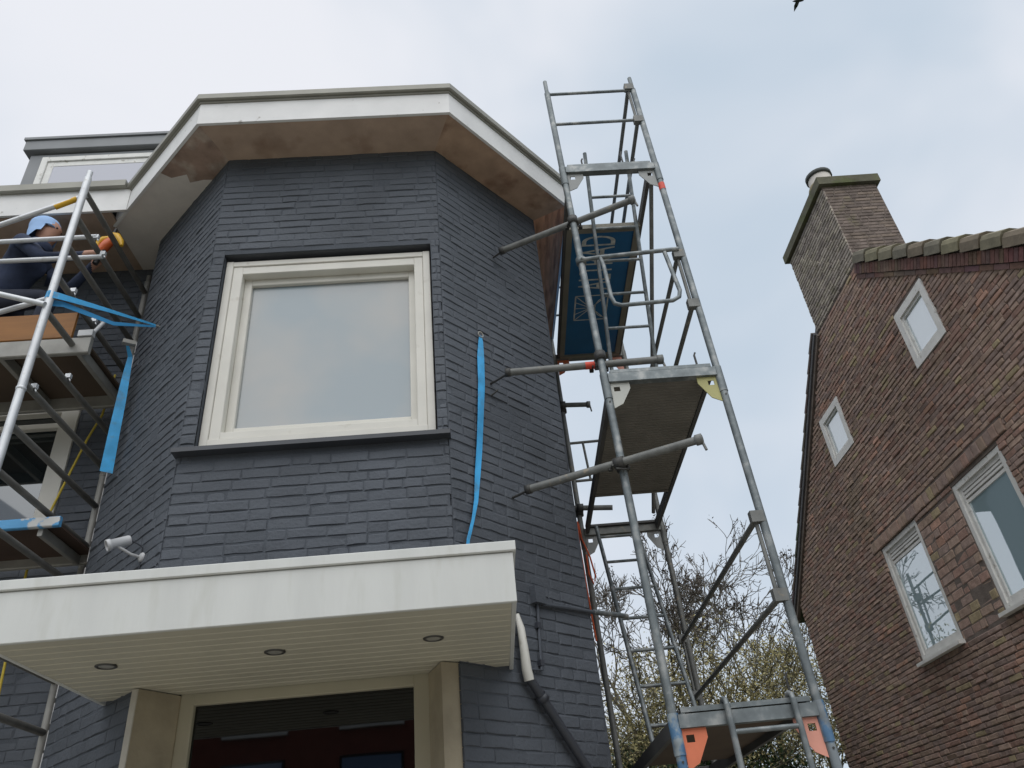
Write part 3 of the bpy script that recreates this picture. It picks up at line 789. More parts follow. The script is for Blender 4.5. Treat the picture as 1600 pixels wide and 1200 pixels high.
# ================================================================== RIGHT SCAFFOLD TOWER
def S(u, v, z):
    return Vector((0.876 + 0.736 * u + 0.075 * v - 0.012 * (z - 4.28), 4.05 + 2.5 * v, z))
LV = (2.235, 4.275, 6.235)
tower = thing('scaffold_tower', 'tall galvanised frame scaffold tower standing beside the bay', 'scaffold', S(0.5, 0.5, 0))
pr = 0.024
for v in (0, 1):
    for u in (0, 1):
        segs = [(0.12, LV[0] - 0.05), (LV[0] - 0.05, LV[1] - 0.05), (LV[1] - 0.05, LV[2] - 0.05), (LV[2] - 0.05, 7.22)]
        for i, (a, b) in enumerate(segs):
            m = MB(); m.tube([S(u, v, a + 0.001), S(u, v, b - 0.001)], pr, 14)
            if i < 3: m.tube([S(u, v, b - 0.10), S(u, v, b + 0.09)], pr + 0.004 if i > 0 else pr + 0.005, 14)
            else: m.tube([S(u, v, b - 0.002), S(u, v, b + 0.16)], pr * 0.72, 12)
            pn = m.build('standard', ('blue_paint' if u == 0 else 'blue_worn') if i == 0 else ('galv' if v == 0 else 'galv_dull'), tower)
            if i in (0, 1):
                mm = MB(); mm.tube([S(u, v, b - 0.13) + Vector((0.0, -0.02, 0)), S(u, v, b - 0.13) + Vector((0, -0.029, 0))], 0.006, 6); mm.build('pin', 'steel_dark', pn)
        m = MB(); m.box(tuple(S(u, v, 0.024) - Vector((0.075, 0.075, 0))), tuple(S(u, v, 0.034) + Vector((0.075, 0.075, 0)))); m.tube([S(u, v, 0.034), S(u, v, 0.2)], 0.016, 10); m.build('base_jack', 'galv_dull', tower)
# transoms with corner plates
def gusset(v, u, z, mat):
    s = 1 if u == 0 else -1
    y = 4.05 + 2.5 * v - 0.004
    X = lambda d, zz: S(u, v, zz) + Vector((s * d, -0.004, 0))
    a, b = 0.026, 0.150
    zt = z - 0.033
    outer = [(a, 0), (b, 0), (b, -0.045), (0.085, -0.155), (a, -0.185)]
    hole = [(0.045, -0.028), (0.085, -0.028), (0.085, -0.062), (0.045, -0.062)]
    m = MB()
    # plate as quads round the hole
    o2 = [(a, 0), (b, 0), (b, -0.045), (0.085, -0.155), (a, -0.185)]
    quads = [[(a, 0), (b, 0), hole[1], hole[0]], [(b, 0), (b, -0.045), hole[2], hole[1]], [(b, -0.045), (0.085, -0.155), (a, -0.185), hole[3], hole[2]], [(a, -0.185), (a, 0), hole[0], hole[3]]]
    for qd in quads:
        m.plate([X(d, zt + h) for d, h in qd], (0, 1, 0), 0.006)
    m.build('corner_plate', mat, tower)
gm = {(0, 0, 0): 'coral', (0, 1, 0): 'coral_pale', (0, 0, 1): 'gusset_white', (0, 1, 1): 'gusset_olive', (0, 0, 2): 'gusset_grey', (0, 1, 2): 'gusset_grey',
      (1, 0, 0): 'coral', (1, 1, 0): 'coral', (1, 0, 1): 'gusset_grey', (1, 1, 1): 'gusset_grey', (1, 0, 2): 'coral', (1, 1, 2): 'coral_pale'}
for v in (0, 1):
    for k, z in enumerate(LV):
        a, b = S(0, v, z) + Vector((0.02, 0, 0)), S(1, v, z) - Vector((0.02, 0, 0))
        m = MB(); m.bar(a, b, 0.052, 0.062)
        m.bar(a + Vector((0.02, 0, 0.052)), b + Vector((-0.02, 0, 0.052)), 0.03, 0.024)
        for x in (a + Vector((0.03, 0, 0.03)), b + Vector((-0.03, 0, 0.03))): m.bar(x, x + Vector((0, 0, 0.03)), 0.02, 0.02)
        m.build('transom', 'galv' if v == 0 else 'galv_dull', tower)
        for u in (0, 1): gusset(v, u, z, gm[(v, u, k)])
# decks
def deck_frame(k, hatch, name, panel_mat, label):
    z = LV[k] + 0.02
    dk = MB()
    for u in (0.065, 0.935):
        a, b = S(u, 0.012, z), S(u, 0.988, z)
        dk.bar(a, b, 0.028, 0.075)
    dk.bar(S(0.085, 0.014, z + 0.028), S(0.915, 0.014, z + 0.028), 0.03, 0.02); dk.bar(S(0.085, 0.986, z + 0.028), S(0.915, 0.986, z + 0.028), 0.03, 0.02)
    d = dk.build(name, 'deck_side', tower, label=label)
    return d
# level 1: plywood deck
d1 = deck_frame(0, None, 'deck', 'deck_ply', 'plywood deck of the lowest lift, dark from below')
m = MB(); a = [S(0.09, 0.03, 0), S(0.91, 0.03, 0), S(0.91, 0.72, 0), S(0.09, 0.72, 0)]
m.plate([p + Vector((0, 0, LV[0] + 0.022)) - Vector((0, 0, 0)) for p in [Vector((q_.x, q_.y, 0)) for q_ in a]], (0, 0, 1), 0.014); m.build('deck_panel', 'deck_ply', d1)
# level 2: ribbed metal deck, hatch opening at the back
d2 = deck_frame(1, None, 'deck', 'deck_rib', 'ribbed metal deck of the middle lift')
m = MB(); zz = LV[1] - 0.012
P_ = lambda u, v, z: Vector((S(u, v, 4.28).x, S(u, v, 4.28).y, z))
m.hexa([P_(0.085, 0.02, zz + 0.006), P_(0.915, 0.02, zz + 0.006), P_(0.915, 0.674, zz + 0.006), P_(0.085, 0.674, zz + 0.006), P_(0.085, 0.02, zz + 0.03), P_(0.915, 0.02, zz + 0.03), P_(0.915, 0.674, zz + 0.03), P_(0.085, 0.674, zz + 0.03)])
nr = 46
for i in range(nr):
    v0 = 0.022 + i * (0.65 / nr); v1 = v0 + 0.65 / nr * 0.62
    m.hexa([P_(0.09, v0 + 0.0016, zz), P_(0.91, v0 + 0.0016, zz), P_(0.91, v1 - 0.0016, zz), P_(0.09, v1 - 0.0016, zz), P_(0.09, v0, zz + 0.007), P_(0.91, v0, zz + 0.007), P_(0.91, v1, zz + 0.007), P_(0.09, v1, zz + 0.007)])
m.bar(P_(0.085, 0.682, zz + 0.02), P_(0.915, 0.682, zz + 0.02), 0.03, 0.045)
m.build('deck_panel', 'deck_rib', d2)
# level 3: blue plywood deck with printed maker's name, hatch at the front
d3 = deck_frame(2, None, 'deck', 'deck_blue', 'hatch deck of the top lift with a blue underside')
zz = LV[2] - 0.02
Q3 = lambda u, v, z: Vector((S(u, v, 6.235).x, S(u, v, 6.235).y, z))
m = MB(); m.hexa([Q3(0.10, 0.262, zz + 0.012), Q3(0.90, 0.262, zz + 0.012), Q3(0.90, 0.978, zz + 0.012), Q3(0.10, 0.978, zz + 0.012), Q3(0.10, 0.262, zz + 0.026), Q3(0.90, 0.262, zz + 0.026), Q3(0.90, 0.978, zz + 0.026), Q3(0.10, 0.978, zz + 0.026)])
pn3 = m.build('deck_panel', 'deck_blue', d3)
m = MB()
for (ua, va, ub, vb) in ((0.075, 0.25, 0.925, 0.25), (0.075, 0.985, 0.925, 0.985)): m.bar(Q3(ua, va, zz + 0.012), Q3(ub, vb, zz + 0.012), 0.06, 0.045)
for u in (0.105, 0.895): m.bar(Q3(u, 0.262, zz + 0.010), Q3(u, 0.978, zz + 0.010), 0.05, 0.03)
m.build('panel_edging', 'deck_edge', d3)
# lettering: read from the far end towards the front, printed on the underside
tcu = bpy.data.curves.new('lettering', 'FONT'); tcu.body = "ALTRAD"; tcu.size = 1.0; tcu.extrude = 0.0
tob = bpy.data.objects.new('lettering_source', tcu); COL.objects.link(tob)
bpy.context.view_layer.update()
tme = bpy.data.meshes.new_from_object(tob.evaluated_get(bpy.context.evaluated_depsgraph_get()))
bpy.data.objects.remove(tob)
xs = [v.co.x for v in tme.vertices]; ys = [v.co.y for v in tme.vertices]
x0, x1, y0_, y1_ = min(xs), max(xs), min(ys), max(ys)
zt = zz + 0.0105
m = MB()
vv = []
for v in tme.vertices:
    tu = (v.co.x - x0) / (x1 - x0); tv = (v.co.y - y0_) / (y1_ - y0_)
    vv.append(Q3(0.66 - 0.40 * tv, 0.570 - 0.285 * tu, zt))
m.add(vv, [tuple(p.vertices) for p in tme.polygons])
def strokes(mb, segs, wd):
    for (a, b) in segs:
        A_, B_ = Q3(*a, zt), Q3(*b, zt); d = (B_ - A_).normalized(); n_ = Vector((-d.y, d.x, 0)) * wd / 2
        mb.add([A_ - n_, B_ - n_, B_ + n_, A_ + n_], [(0, 1, 2, 3)])
u0, u1, v0, v1 = 0.24, 0.66, 0.60, 0.745
strokes(m, [((u0, v0), (u1, v0)), ((u1, v0), (u1, v1)), ((u1, v1), (u0, v1)), ((u0, v1), (u0, v0))], 0.014)
uc, vc = (u0 + u1) / 2, (v0 + v1) / 2
strokes(m, [((u0, v0), (uc, vc)), ((u0, (v0 + vc) / 2), (uc, vc)), ((u0, vc), (uc, vc)), ((u0, (v1 + vc) / 2), (uc, vc)), ((u0, v1), (uc, vc)), ((uc, vc), (u1, v0)), ((uc, vc), (u1, v1))], 0.010)
arc = [(u1 - 0.16 * math.cos(t), vc + 0.062 * math.sin(t)) for t in [i * math.pi / 8 - math.pi / 2 for i in range(9)]]
strokes(m, list(zip(arc[:-1], arc[1:])), 0.009)
m.build('lettering', 'print_grey', pn3, label='grey printed maker name and square emblem')
# guard rails along the street-side and end guards
def bracket(p, mb): mb.obox(p, (1, 0, 0), (0, 1, 0), (0, 0, 1), 0.038, 0.022, 0.034)
for k, (z1, z2) in enumerate(((3.255, 2.80), (5.29, 4.83), (7.23, 6.80))):
    off_in = Vector((-0.038, 0.0, 0))
    A1, A2, B1, B2 = S(1, 0, z1) + off_in, S(1, 0, z2) + off_in, S(1, 1, z1) + off_in, S(1, 1, z2) + off_in
    m = MB(); m.tube([A1, B1], 0.017, 10); m.tube([A2, B2], 0.017, 10)
    m.tube([A1 + Vector((0, 0.01, 0)), A2 + Vector((0, 0.01, 0))], 0.013, 8); m.tube([B1 - Vector((0, 0.01, 0)), B2 - Vector((0, 0.01, 0))], 0.013, 8)
    for p in (A1, A2): bracket(p + Vector((0.006, -0.004, 0.012)), m)
    for p in (B1, B2): bracket(p + Vector((0.006, 0, 0.012)), m)
    m.build('guard_rail', 'galv_dull', tower)
for z in (7.205, 6.81):        # end rails at the top
    for v in (0, 1):
        m = MB(); m.tube([S(0, v, z) + Vector((0.02, -0.0, 0)), S(1, v, z) + Vector((-0.02, 0, 0.01))], 0.013, 10); m.build('end_rail', 'galv', tower)
def end_guard(zt_, zb, v):
    a, b = S(0, v, zt_) + Vector((0.03, -0.03, -0.03)), S(1, v, zt_) + Vector((-0.03, -0.03, 0.02))
    m = MB(); m.tube([S(0, v, zt_) + Vector((-0.005, -0.032, -0.02)), a, a + Vector((0.1, 0, 0.012)), b], 0.016, 10)
    x0_, x1_ = a.x + 0.105, b.x - 0.075
    y = a.y
    loop = [(x0_, y, zt_ - 0.02), (x0_ + 0.012, y, zt_ - 0.10), (x0_ + 0.02, y, zb + 0.08), (x0_ + 0.035, y, zb + 0.02), (x0_ + 0.08, y, zb), (x1_ - 0.06, y, zb + 0.015), (x1_ - 0.01, y, zb + 0.045), (x1_ + 0.005, y, zb + 0.10), (x1_ - 0.015, y, zb + 0.30), (x1_ - 0.03, y, zt_ - 0.005)]
    m.tube(loop, 0.015, 10)
    c = S(0, v, zt_ - 0.02); m.lathe(c, (0, 0, 1), [(0.026, -0.025), (0.036, -0.025), (0.036, 0.025), (0.026, 0.025)], 12)
    m.build('end_guard', 'galv', tower)
end_guard(5.315, 4.85, 0)
# back guard at level 2, seen past the corner of the bay
m = MB(); m.tube([S(0, 1, 5.21), S(1, 1, 5.23)], 0.014, 8); m.tube([S(0, 1, 4.8), S(1, 1, 4.82)], 0.014, 8); m.tube([S(0.2, 1, 5.21), S(0.22, 1, 4.8)], 0.012, 8); m.build('end_guard', 'galv_dull', tower)
# diagonal braces in the street-side plane
for (va, za, vb, zb) in ((0.0, 6.12, 1.0, 4.38), (1.0, 4.15, 0.0, 2.35)):
    pass
m = MB(); m.tube([S(1, 0.02, 6.10) + Vector((-0.06, 0, 0)), S(1, 0.98, 4.40) + Vector((-0.06, 0, 0))], 0.017, 10); m.build('brace', 'galv_dull', tower)
# lock pins standing above the decks
for (u, v, k) in ((0.24, 0.02, 2), (0.66, 0.0, 2), (0.82, 0.03, 2), (0.86, 0.02, 1), (0.87, 0.03, 0)):
    p = S(u, v, LV[k] + 0.05); m = MB(); m.tube([p, p + Vector((-0.004, 0, 0.13)), p + Vector((0.006, 0, 0.15))], 0.007, 6); m.build('lock_pin', 'steel_dark', tower)
for (u, v, k, dz) in ((1, 0, 2, -0.19), ):
    m = MB(); m.tube([S(u, v, LV[k] + dz), S(u, v, LV[k] + dz - 0.07)], pr + 0.0015, 14, cap=False); m.build('paint_band', 'red_paint', tower)
# ladders inside the tower
def ladder(lbl, Xl, Xr, Yb, zb, Yt, zt_, n, mat='galv', lean=0.0):
    t = thing('access_ladder', lbl, 'ladder', ((Xl + Xr) / 2, Yb, zb), 'ladders of the scaffold tower')
    pts = []
    for X in (Xl, Xr):
        a, b = Vector((X, Yb, zb)), Vector((X + lean, Yt, zt_))
        m = MB(); m.bar(a, b, 0.022, 0.046, up=(0, 1, 0)) if False else m.tube([a, b], 0.0165, 8); m.build('rail', mat, t); pts.append((a, b))
    for i in range(n):
        f_ = (i + 0.55) / n
        a, b = pts[0][0].lerp(pts[0][1], f_), pts[1][0].lerp(pts[1][1], f_)
        m = MB(); m.tube([a, b], 0.0125, 8); m.build('rung', mat, t)
    return t
ladder('upper access ladder rising through the open hatch of the blue deck', 1.155, 1.515, 5.22, LV[1] + 0.055, 4.40, 6.86, 9, 'galv', -0.012)
ladder('lower access ladder rising behind the scaffold in front of the bare trees', 1.01, 1.345, 5.22, LV[0] + 0.04, 6.15, 4.16, 7, 'galv', 0.01)
lt = ladder('hooked access ladder hanging below the lowest transom of the tower', 1.168, 1.502, 3.985, 0.024, 4.005, 2.29, 8, 'galv')
for X in (1.168, 1.502):
    m = MB(); m.tube([(X, 4.004, 2.26), (X, 4.012, 2.31), (X + 0.0, 4.05, 2.323), (X, 4.085, 2.305)], 0.014, 8); m.build('hook', 'galv', lt)
# tie tubes
def tie(lbl, wend, far, post, hookp, red=None, mat='galv_dull'):
    wend, far, post = Vector(wend), Vector(far), Vector(post)
    t = thing('tie_tube', lbl, 'tie tube', wend, 'tie tubes from tower to bay')
    d = (far - wend).normalized()
    hookp = wend - NR * (wend - Vector((XR, YF, wend.z))).dot(NR)
    m = MB(); m.tube([wend, far], 0.0242, 14); m.tube([wend + d * 0.004, wend - d * 0.002], 0.019, 12); m.build('tube', mat, t)
    m = MB(); m.tube([hookp - NR * 0.02, hookp + NR * 0.05 - Vector((0, 0, 0.004)), wend + d * 0.01], 0.008, 6)
    m.lathe(wend, d, [(0.018, -0.022), (0.03, -0.022), (0.03, 0.014), (0.025, 0.014)], 12); m.build('hook', 'steel_dark', t)
    # coupler on the post
    f_ = (post - wend).dot(d); c = wend + d * f_
    m = MB(); m.lathe(c, d, [(0.0245, -0.03), (0.036, -0.03), (0.036, 0.03), (0.0245, 0.03)], 12)
    pc = Vector((post.x, post.y, c.z)); m.lathe(pc, (0, 0, 1), [(0.0245, -0.03), (0.037, -0.03), (0.037, 0.03), (0.0245, 0.03)], 12)
    for s in (-1, 1):
        m.tube([c + Vector((0.045 * s, -0.02, -0.02)), c + Vector((0.05 * s, 0.05, -0.02))], 0.007, 6)
        m.obox(c + Vector((0.05 * s, 0.03, -0.022)), (1, 0, 0), (0, 1, 0), (0, 0, 1), 0.013, 0.012, 0.011)
    m.tube([c + Vector((-0.03, -0.03, -0.05)), c + Vector((0.05, 0.0, -0.045))], 0.006, 6)
    m.build('coupler', 'steel_dark', t)
    # hook plate at the free end
    m = MB(); m.lathe(far, d, [(0.025, -0.03), (0.033, -0.025), (0.033, 0.012), (0.02, 0.016), (0.0005, 0.017)], 12); m.tube([far + Vector((0, 0, 0.02)), far + d * 0.02 + Vector((0.0, 0, -0.075))], 0.008, 6); m.build('end_hook', mat, t)
    if red:
        c2 = wend + d * red; m = MB(); m.tube([c2 - d * 0.035, c2 + d * 0.035], 0.0255, 12, cap=False); m.build('paint_band', 'red_paint', t)
tie('upper grey tie tube under the eaves with a bare bracket end', (0.338, 4.325, 5.705), (1.285, 3.87, 5.70), S(0, 0, 5.7), onR(0.66, 5.71))
tie('middle grey tie tube with a red painted band', (0.275, 4.165, 4.46), (1.29, 4.13, 4.46), S(0, 0, 4.46), onR(0.585, 4.47), red=0.545)
tie('lower grey tie tube running past the ribbed deck', (0.335, 4.26, 3.652), (1.295, 3.782, 3.652), S(0, 0, 3.65), onR(0.66, 3.655))
# short tubes on the back standard
for (z, lbl, dx) in ((5.60, 'short tube stub with hook clamped to the rear scaffold post', 0.36), (4.48, 'short plain tube stub clamped low on the rear scaffold post', 0.40)):
    t = thing('tube_stub', lbl, 'tube', S(0, 1, z), 'stubs on the rear post')
    a = S(0, 1, z) + Vector((-0.10, -0.05, 0.03)); b = a + Vector((dx, -0.05, -0.05))
    m = MB(); m.tube([a, b], 0.024, 12); m.build('tube', 'galv_dull', t)
    m = MB(); m.lathe(S(0, 1, z), (0, 0, 1), [(0.0245, -0.035), (0.042, -0.035), (0.042, 0.035), (0.0245, 0.035)], 12)
    c = a.lerp(b, 0.27); m.lathe(c, (b - a), [(0.0245, -0.03), (0.04, -0.03), (0.04, 0.03), (0.0245, 0.03)], 12)
    m.build('coupler', 'steel_dark', t)
    if z > 5: m = MB(); m.lathe(b, (b - a), [(0.025, -0.03), (0.034, -0.025), (0.034, 0.01), (0.0005, 0.012)], 10); m.tube([b + Vector((0, 0, 0.03)), b + Vector((0.012, 0, -0.08))], 0.008, 6); m.build('end_hook', 'galv_dull', t)
# orange rope on the back post
m = MB(); b = S(0, 1, 4.25)
m.tube([b + Vector((-0.03, -0.05, 0.10)), b + Vector((-0.02, -0.055, -0.05)), b + Vector((0.03, -0.05, -0.22)), b + Vector((0.055, -0.05, -0.40)), b + Vector((0.03, -0.055, -0.47)), b + Vector((0.0, -0.05, -0.38)), b + Vector((0.0, -0.05, -0.2))], 0.008, 6)
m.tube([b + Vector((-0.035, -0.05, 0.12)), b + Vector((-0.045, -0.045, -0.1)), b + Vector((-0.035, -0.045, -0.6)), b + Vector((-0.02, -0.045, -0.95))], 0.009, 6)
tag(m.build('safety_rope', 'orange_rope'), 'looped orange-red rope on the rear post by the house corner', 'rope')

# ================================================================== LEFT ALUMINIUM TOWER
at = thing('aluminium_tower', 'bright aluminium scaffold tower at the left against the main wall', 'scaffold', (TX - 1.2, 4.5, 0))
for X in (TX, TX - 2.45):
    for i, Y in enumerate((TY0, TY1)):
        m = MB(); m.tube([(X, Y, 0.03), (X, Y, 4.42), (X, Y, 6.30)], 0.0255, 14); m.tube([(X, Y, 6.29), (X, Y, 6.37)], 0.02, 12); m.lathe((X, Y, 4.42), (0, 0, 1), [(0.026, -0.012), (0.03, -0.006), (0.03, 0.006), (0.026, 0.012)], 14)
        m.build('upright', 'alu' if i == 0 else 'alu_dull', at)
    zr = [6.17, 5.90, 5.62, 5.33, 5.03, 4.75, 4.47, 4.17, 3.87, 3.57, 3.27, 2.97, 2.67, 2.37, 2.07, 1.77, 1.47, 1.17, 0.87, 0.57, 0.3]
    for z in zr:
        m = MB(); m.tube([(X, TY0, z), (X, TY1, z)], 0.0215, 10); m.build('rung', 'rung_grey', at)
X2 = TX - 2.45
def claw(mb, p, s=1):
    p = Vector(p); mb.obox(p, (1, 0, 0), (0, 1, 0), (0, 0, 1), 0.018, 0.013, 0.016); mb.tube([p + Vector((0.006, 0, -0.012)), p + Vector((0.018, 0, -0.04))], 0.006, 6)
for (Y, z) in ((4.20, 5.955), (4.22, 5.80)):
    m = MB(); m.tube([(X2 + 0.03, Y, z), (TX + (0.02 if Y < 4.21 else 0.09), Y, z + (0.005 if Y < 4.21 else -0.03))], 0.0185, 12); claw(m, (TX + (0.02 if Y < 4.21 else 0.09), Y, z)); m.build('guard_rail', 'alu', at)
m = MB(); m.tube([(TX + 0.005, TY0 + 0.04, 6.16), (-3.26, TY0 + 0.03, 5.875), (X2, TY0 + 0.03, 4.75)], 0.019, 12); m.build('brace', 'alu', at)
m = MB(); m.tube([(TX - 0.06, TY0 + 0.04, 6.128), (TX - 0.20, TY0 + 0.038, 6.048)], 0.0205, 12, cap=False); m.build('brace_sleeve', 'tool_yellow', at)
m = MB(); m.tube([(TX + 0.005, TY0 - 0.035, 5.055), (-3.10, TY0 - 0.03, 5.20), (X2, TY0 - 0.03, 6.05)], 0.0185, 12); m.build('brace', 'alu', at)
m = MB(); m.tube([(TX + 0.005, TY0 + 0.045, 5.19), (-3.1, TY0 + 0.045, 5.06), (X2, TY0 + 0.045, 4.2)], 0.0185, 12); m.build('brace', 'alu', at)
m = MB(); m.tube([(X2 + 0.03, TY0 + 0.02, 3.60), (TX, TY0 + 0.02, 3.585)], 0.0185, 12); claw(m, (TX, TY0 + 0.02, 3.585)); m.build('guard_rail', 'alu_dull', at)
for (y, z) in ((4.02, 4.46), (4.33, 4.75), (4.12, 5.33), (4.45, 5.33)):
    m = MB(); claw(m, (TX + 0.02, y, z + 0.03)); m.build('claw', 'alu', at)
for X in (TX, X2):
    for Y in (TY0, TY1):
        m = MB(); m.lathe((X - 0.02, Y, 0.084), (1, 0, 0), [(0.0005, 0), (0.05, 0), (0.06, 0.01), (0.06, 0.03), (0.05, 0.04), (0.0005, 0.04)], 16); m.build('castor', 'tool_black', at)
# platforms
t = thing('scaffold_platform', 'upper tower platform with orange toe board on which the worker kneels', 'platform', (-4.0, 4.65, 4.95))
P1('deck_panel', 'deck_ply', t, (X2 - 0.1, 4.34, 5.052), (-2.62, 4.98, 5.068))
P1('front_edge', 'alu_dull', t, (X2 - 0.12, 4.30, 4.955), (-2.585, 4.338, 5.09), 0.006)
P1('rear_edge', 'alu_dull', t, (X2 - 0.12, 4.982, 4.955), (-2.60, 5.02, 5.09), 0.006)
P1('toe_board', 'board_orange', t, (X2 - 0.05, 4.296, 5.092), (-2.725, 4.32, 5.315), 0.004)
for X in (-2.68, -3.2, -3.8, -4.4): P1('cross_member', 'alu_dull', t, (X, 4.34, 4.96), (X + 0.035, 4.98, 5.04), 0.004)
m = MB(); m.obox((-2.63, 4.31, 5.12), (1, 0, 0), (0, 1, 0), (0, 0, 1), 0.05, 0.02, 0.025); m.tube([(-2.60, 4.33, 5.14), (-2.56, 4.36, 5.26), (-2.60, 4.40, 5.31)], 0.014, 8); m.build('hook', 'cctv_white', t)
t = thing('scaffold_platform', 'lower tower platform with chipped blue front edge', 'platform', (-4.0, 4.7, 3.7))
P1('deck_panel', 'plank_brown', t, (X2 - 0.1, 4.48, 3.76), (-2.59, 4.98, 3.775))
P1('front_edge', 'plank_blue', t, (X2 - 0.12, 4.445, 3.735), (-2.565, 4.479, 3.80), 0.005)
P1('rear_edge', 'alu_dull', t, (X2 - 0.12, 4.981, 3.70), (-2.6, 5.02, 3.79), 0.006)
for X in (-2.70, -3.3, -3.9, -4.5): P1('cross_member', 'alu_dull', t, (X, 4.48, 3.69), (X + 0.03, 4.98, 3.755), 0.004)
# yellow rope hanging down
m = MB(); m.tube([(-2.775, 5.06, 5.30), (-2.80, 5.06, 4.93), (-2.86, 5.05, 4.72), (-2.93, 5.05, 4.42), (-2.99, 5.05, 4.15), (-3.03, 5.05, 3.95), (-3.045, 5.05, 3.7), (-3.03, 5.05, 3.2), (-3.0, 5.05, 2.7), (-3.0, 5.06, 1.6), (-2.98, 5.06, 0.03)], 0.0085, 8)
tag(m.build('hanging_rope', 'rope_yellow'), 'thin yellow rope hanging in front of the recessed main wall', 'rope')
# ================================================================== WORKER
def person():
    base = Vector((-3.30, 4.62, 5.068))
    J = {}   # joint: (pos, radius)
    def j(n, x, y, z, r): J[n] = (Vector((x, y, z)), r)
    j('pelvis', -3.44, 4.62, 5.55, 0.135); j('waist', -3.43, 4.61, 5.70, 0.130); j('chest', -3.37, 4.59, 5.88, 0.150)
    j('upper', -3.30, 4.57, 6.01, 0.125); j('neck', -3.25, 4.56, 6.09, 0.060); j('head0', -3.225, 4.555, 6.17, 0.075); j('head1', -3.21, 4.55, 6.26, 0.095); j('head2', -3.215, 4.55, 6.335, 0.070)
    for s, nm in ((-1, 'r'), (1, 'l')):
        yo = 4.57 + 0.0
        j('sh' + nm, -3.27, yo + s * 0.17, 5.99, 0.070)
        j('el' + nm, -3.08, yo + s * 0.19 + 0.02, 5.80, 0.052)
        j('wr' + nm, -2.90, yo + s * 0.07 + 0.06, 5.97, 0.034)
        j('pm' + nm, -2.845, yo + s * 0.045 + 0.07, 6.02, 0.036)
        j('hip' + nm, -3.42, 4.62 + s * 0.10, 5.50, 0.105)
    # right (near) knee up, left knee on the deck
    j('knr', -3.00, 4.50, 5.50, 0.068); j('anr', -3.05, 4.50, 5.17, 0.046); j('hlr', -3.08, 4.50, 5.115, 0.042); j('tor', -2.90, 4.48, 5.105, 0.036)
    j('knl', -3.22, 4.74, 5.145, 0.070); j('anl', -3.60, 4.74, 5.13, 0.046); j('tol', -3.72, 4.74, 5.11, 0.036)
    E_ = [('pelvis', 'waist'), ('waist', 'chest'), ('chest', 'upper'), ('upper', 'neck'), ('neck', 'head0'), ('head0', 'head1'), ('head1', 'head2')]
    for nm in 'rl': E_ += [('upper', 'sh' + nm), ('sh' + nm, 'el' + nm), ('el' + nm, 'wr' + nm), ('wr' + nm, 'pm' + nm), ('pelvis', 'hip' + nm)]
    E_ += [('hipr', 'knr'), ('knr', 'anr'), ('anr', 'hlr'), ('hlr', 'tor'), ('hipl', 'knl'), ('knl', 'anl'), ('anl', 'tol')]
    # fingers curl round the tool's grip
    for s, nm in ((-1, 'r'), (1, 'l')):
        pm = J['pm' + nm][0]
        for i, (ln, zz_) in enumerate(((0.95, 0.024), (1.05, 0.009), (1.0, -0.008), (0.8, -0.024))):
            a = pm + Vector((0.030, 0.0, zz_)); b = pm + Vector((0.030 + 0.030 * ln, -s * 0.012, zz_)); c = pm + Vector((0.030 + 0.040 * ln, -s * 0.042, zz_ - 0.002))
            for q_, p_, r_ in (('a', a, 0.0095), ('b', b, 0.009), ('c', c, 0.008)): J['f%d%s%s' % (i, q_, nm)] = (p_, r_)
            E_ += [('pm' + nm, 'f%da%s' % (i, nm)), ('f%da%s' % (i, nm), 'f%db%s' % (i, nm)), ('f%db%s' % (i, nm), 'f%dc%s' % (i, nm))]
        J['t0' + nm] = (pm + Vector((0.0, -s * 0.034, 0.022)), 0.011); J['t1' + nm] = (pm + Vector((0.035, -s * 0.046, 0.034)), 0.009)
        E_ += [('pm' + nm, 't0' + nm), ('t0' + nm, 't1' + nm)]
    for n_ in list(J): J[n_] = (J[n_][0] + Vector((0, -0.13, 0.0 if J[n_][0].z < 5.3 else 0.035)), J[n_][1])
    J['knr'] = (J['knr'][0], 0.068)
    names = list(J); idx = {n: i for i, n in enumerate(names)}
    me = bpy.data.meshes.new('person')
    me.from_pydata([J[n][0] - base for n in names], [(idx[a], idx[b]) for a, b in E_], [])
    o = bpy.data.objects.new('person_skeleton', me); COL.objects.link(o)
    sk = o.modifiers.new('skin', 'SKIN'); sk.use_smooth_shade = True
    for i, n in enumerate(names):
        sv = me.skin_vertices[0].data[i]; sv.radius = (J[n][1], J[n][1]); sv.use_root = (n == 'pelvis')
    ss = o.modifiers.new('sub', 'SUBSURF'); ss.levels = ss.render_levels = 2
    bpy.context.view_layer.update()
    bme = bpy.data.meshes.new_from_object(o.evaluated_get(bpy.context.evaluated_depsgraph_get()))
    bpy.data.objects.remove(o)
    for mname in ('navy', 'trouser', 'skin', 'shoe'): bme.materials.append(MATS[mname])
    for p in bme.polygons:
        c = p.center + base
        p.use_smooth = True
        if c.z > 6.135 or (c.x > -2.885 and c.z > 5.9): k = 2
        elif c.z < 5.145 and (c.x > -3.1 or c.x < -3.62) and c.z < 5.16: k = 3
        elif c.z < 5.60: k = 1
        else: k = 0
        p.material_index = k
    # shape the face: nose, brow and chin pushed out towards +X
    for v in bme.vertices:
        c = v.co + base
        if c.z > 6.12 and c.x > -3.19:
            d = math.hypot((c.y - 4.42) / 0.022, (c.z - 6.26) / 0.03)
            v.co.x += 0.022 * math.exp(-d * d)
            v.co.x += 0.008 * math.exp(-(((c.z - 6.29) / 0.012) ** 2)) - 0.007 * math.exp(-(((c.z - 6.273) / 0.01) ** 2 + ((abs(c.y - 4.42) - 0.03) / 0.014) ** 2))
            v.co.x += 0.008 * math.exp(-(((c.z - 6.19) / 0.02) ** 2))
    po = bpy.data.objects.new('person', bme); COL.objects.link(po); po.location = base
    WLOC[po.name] = base
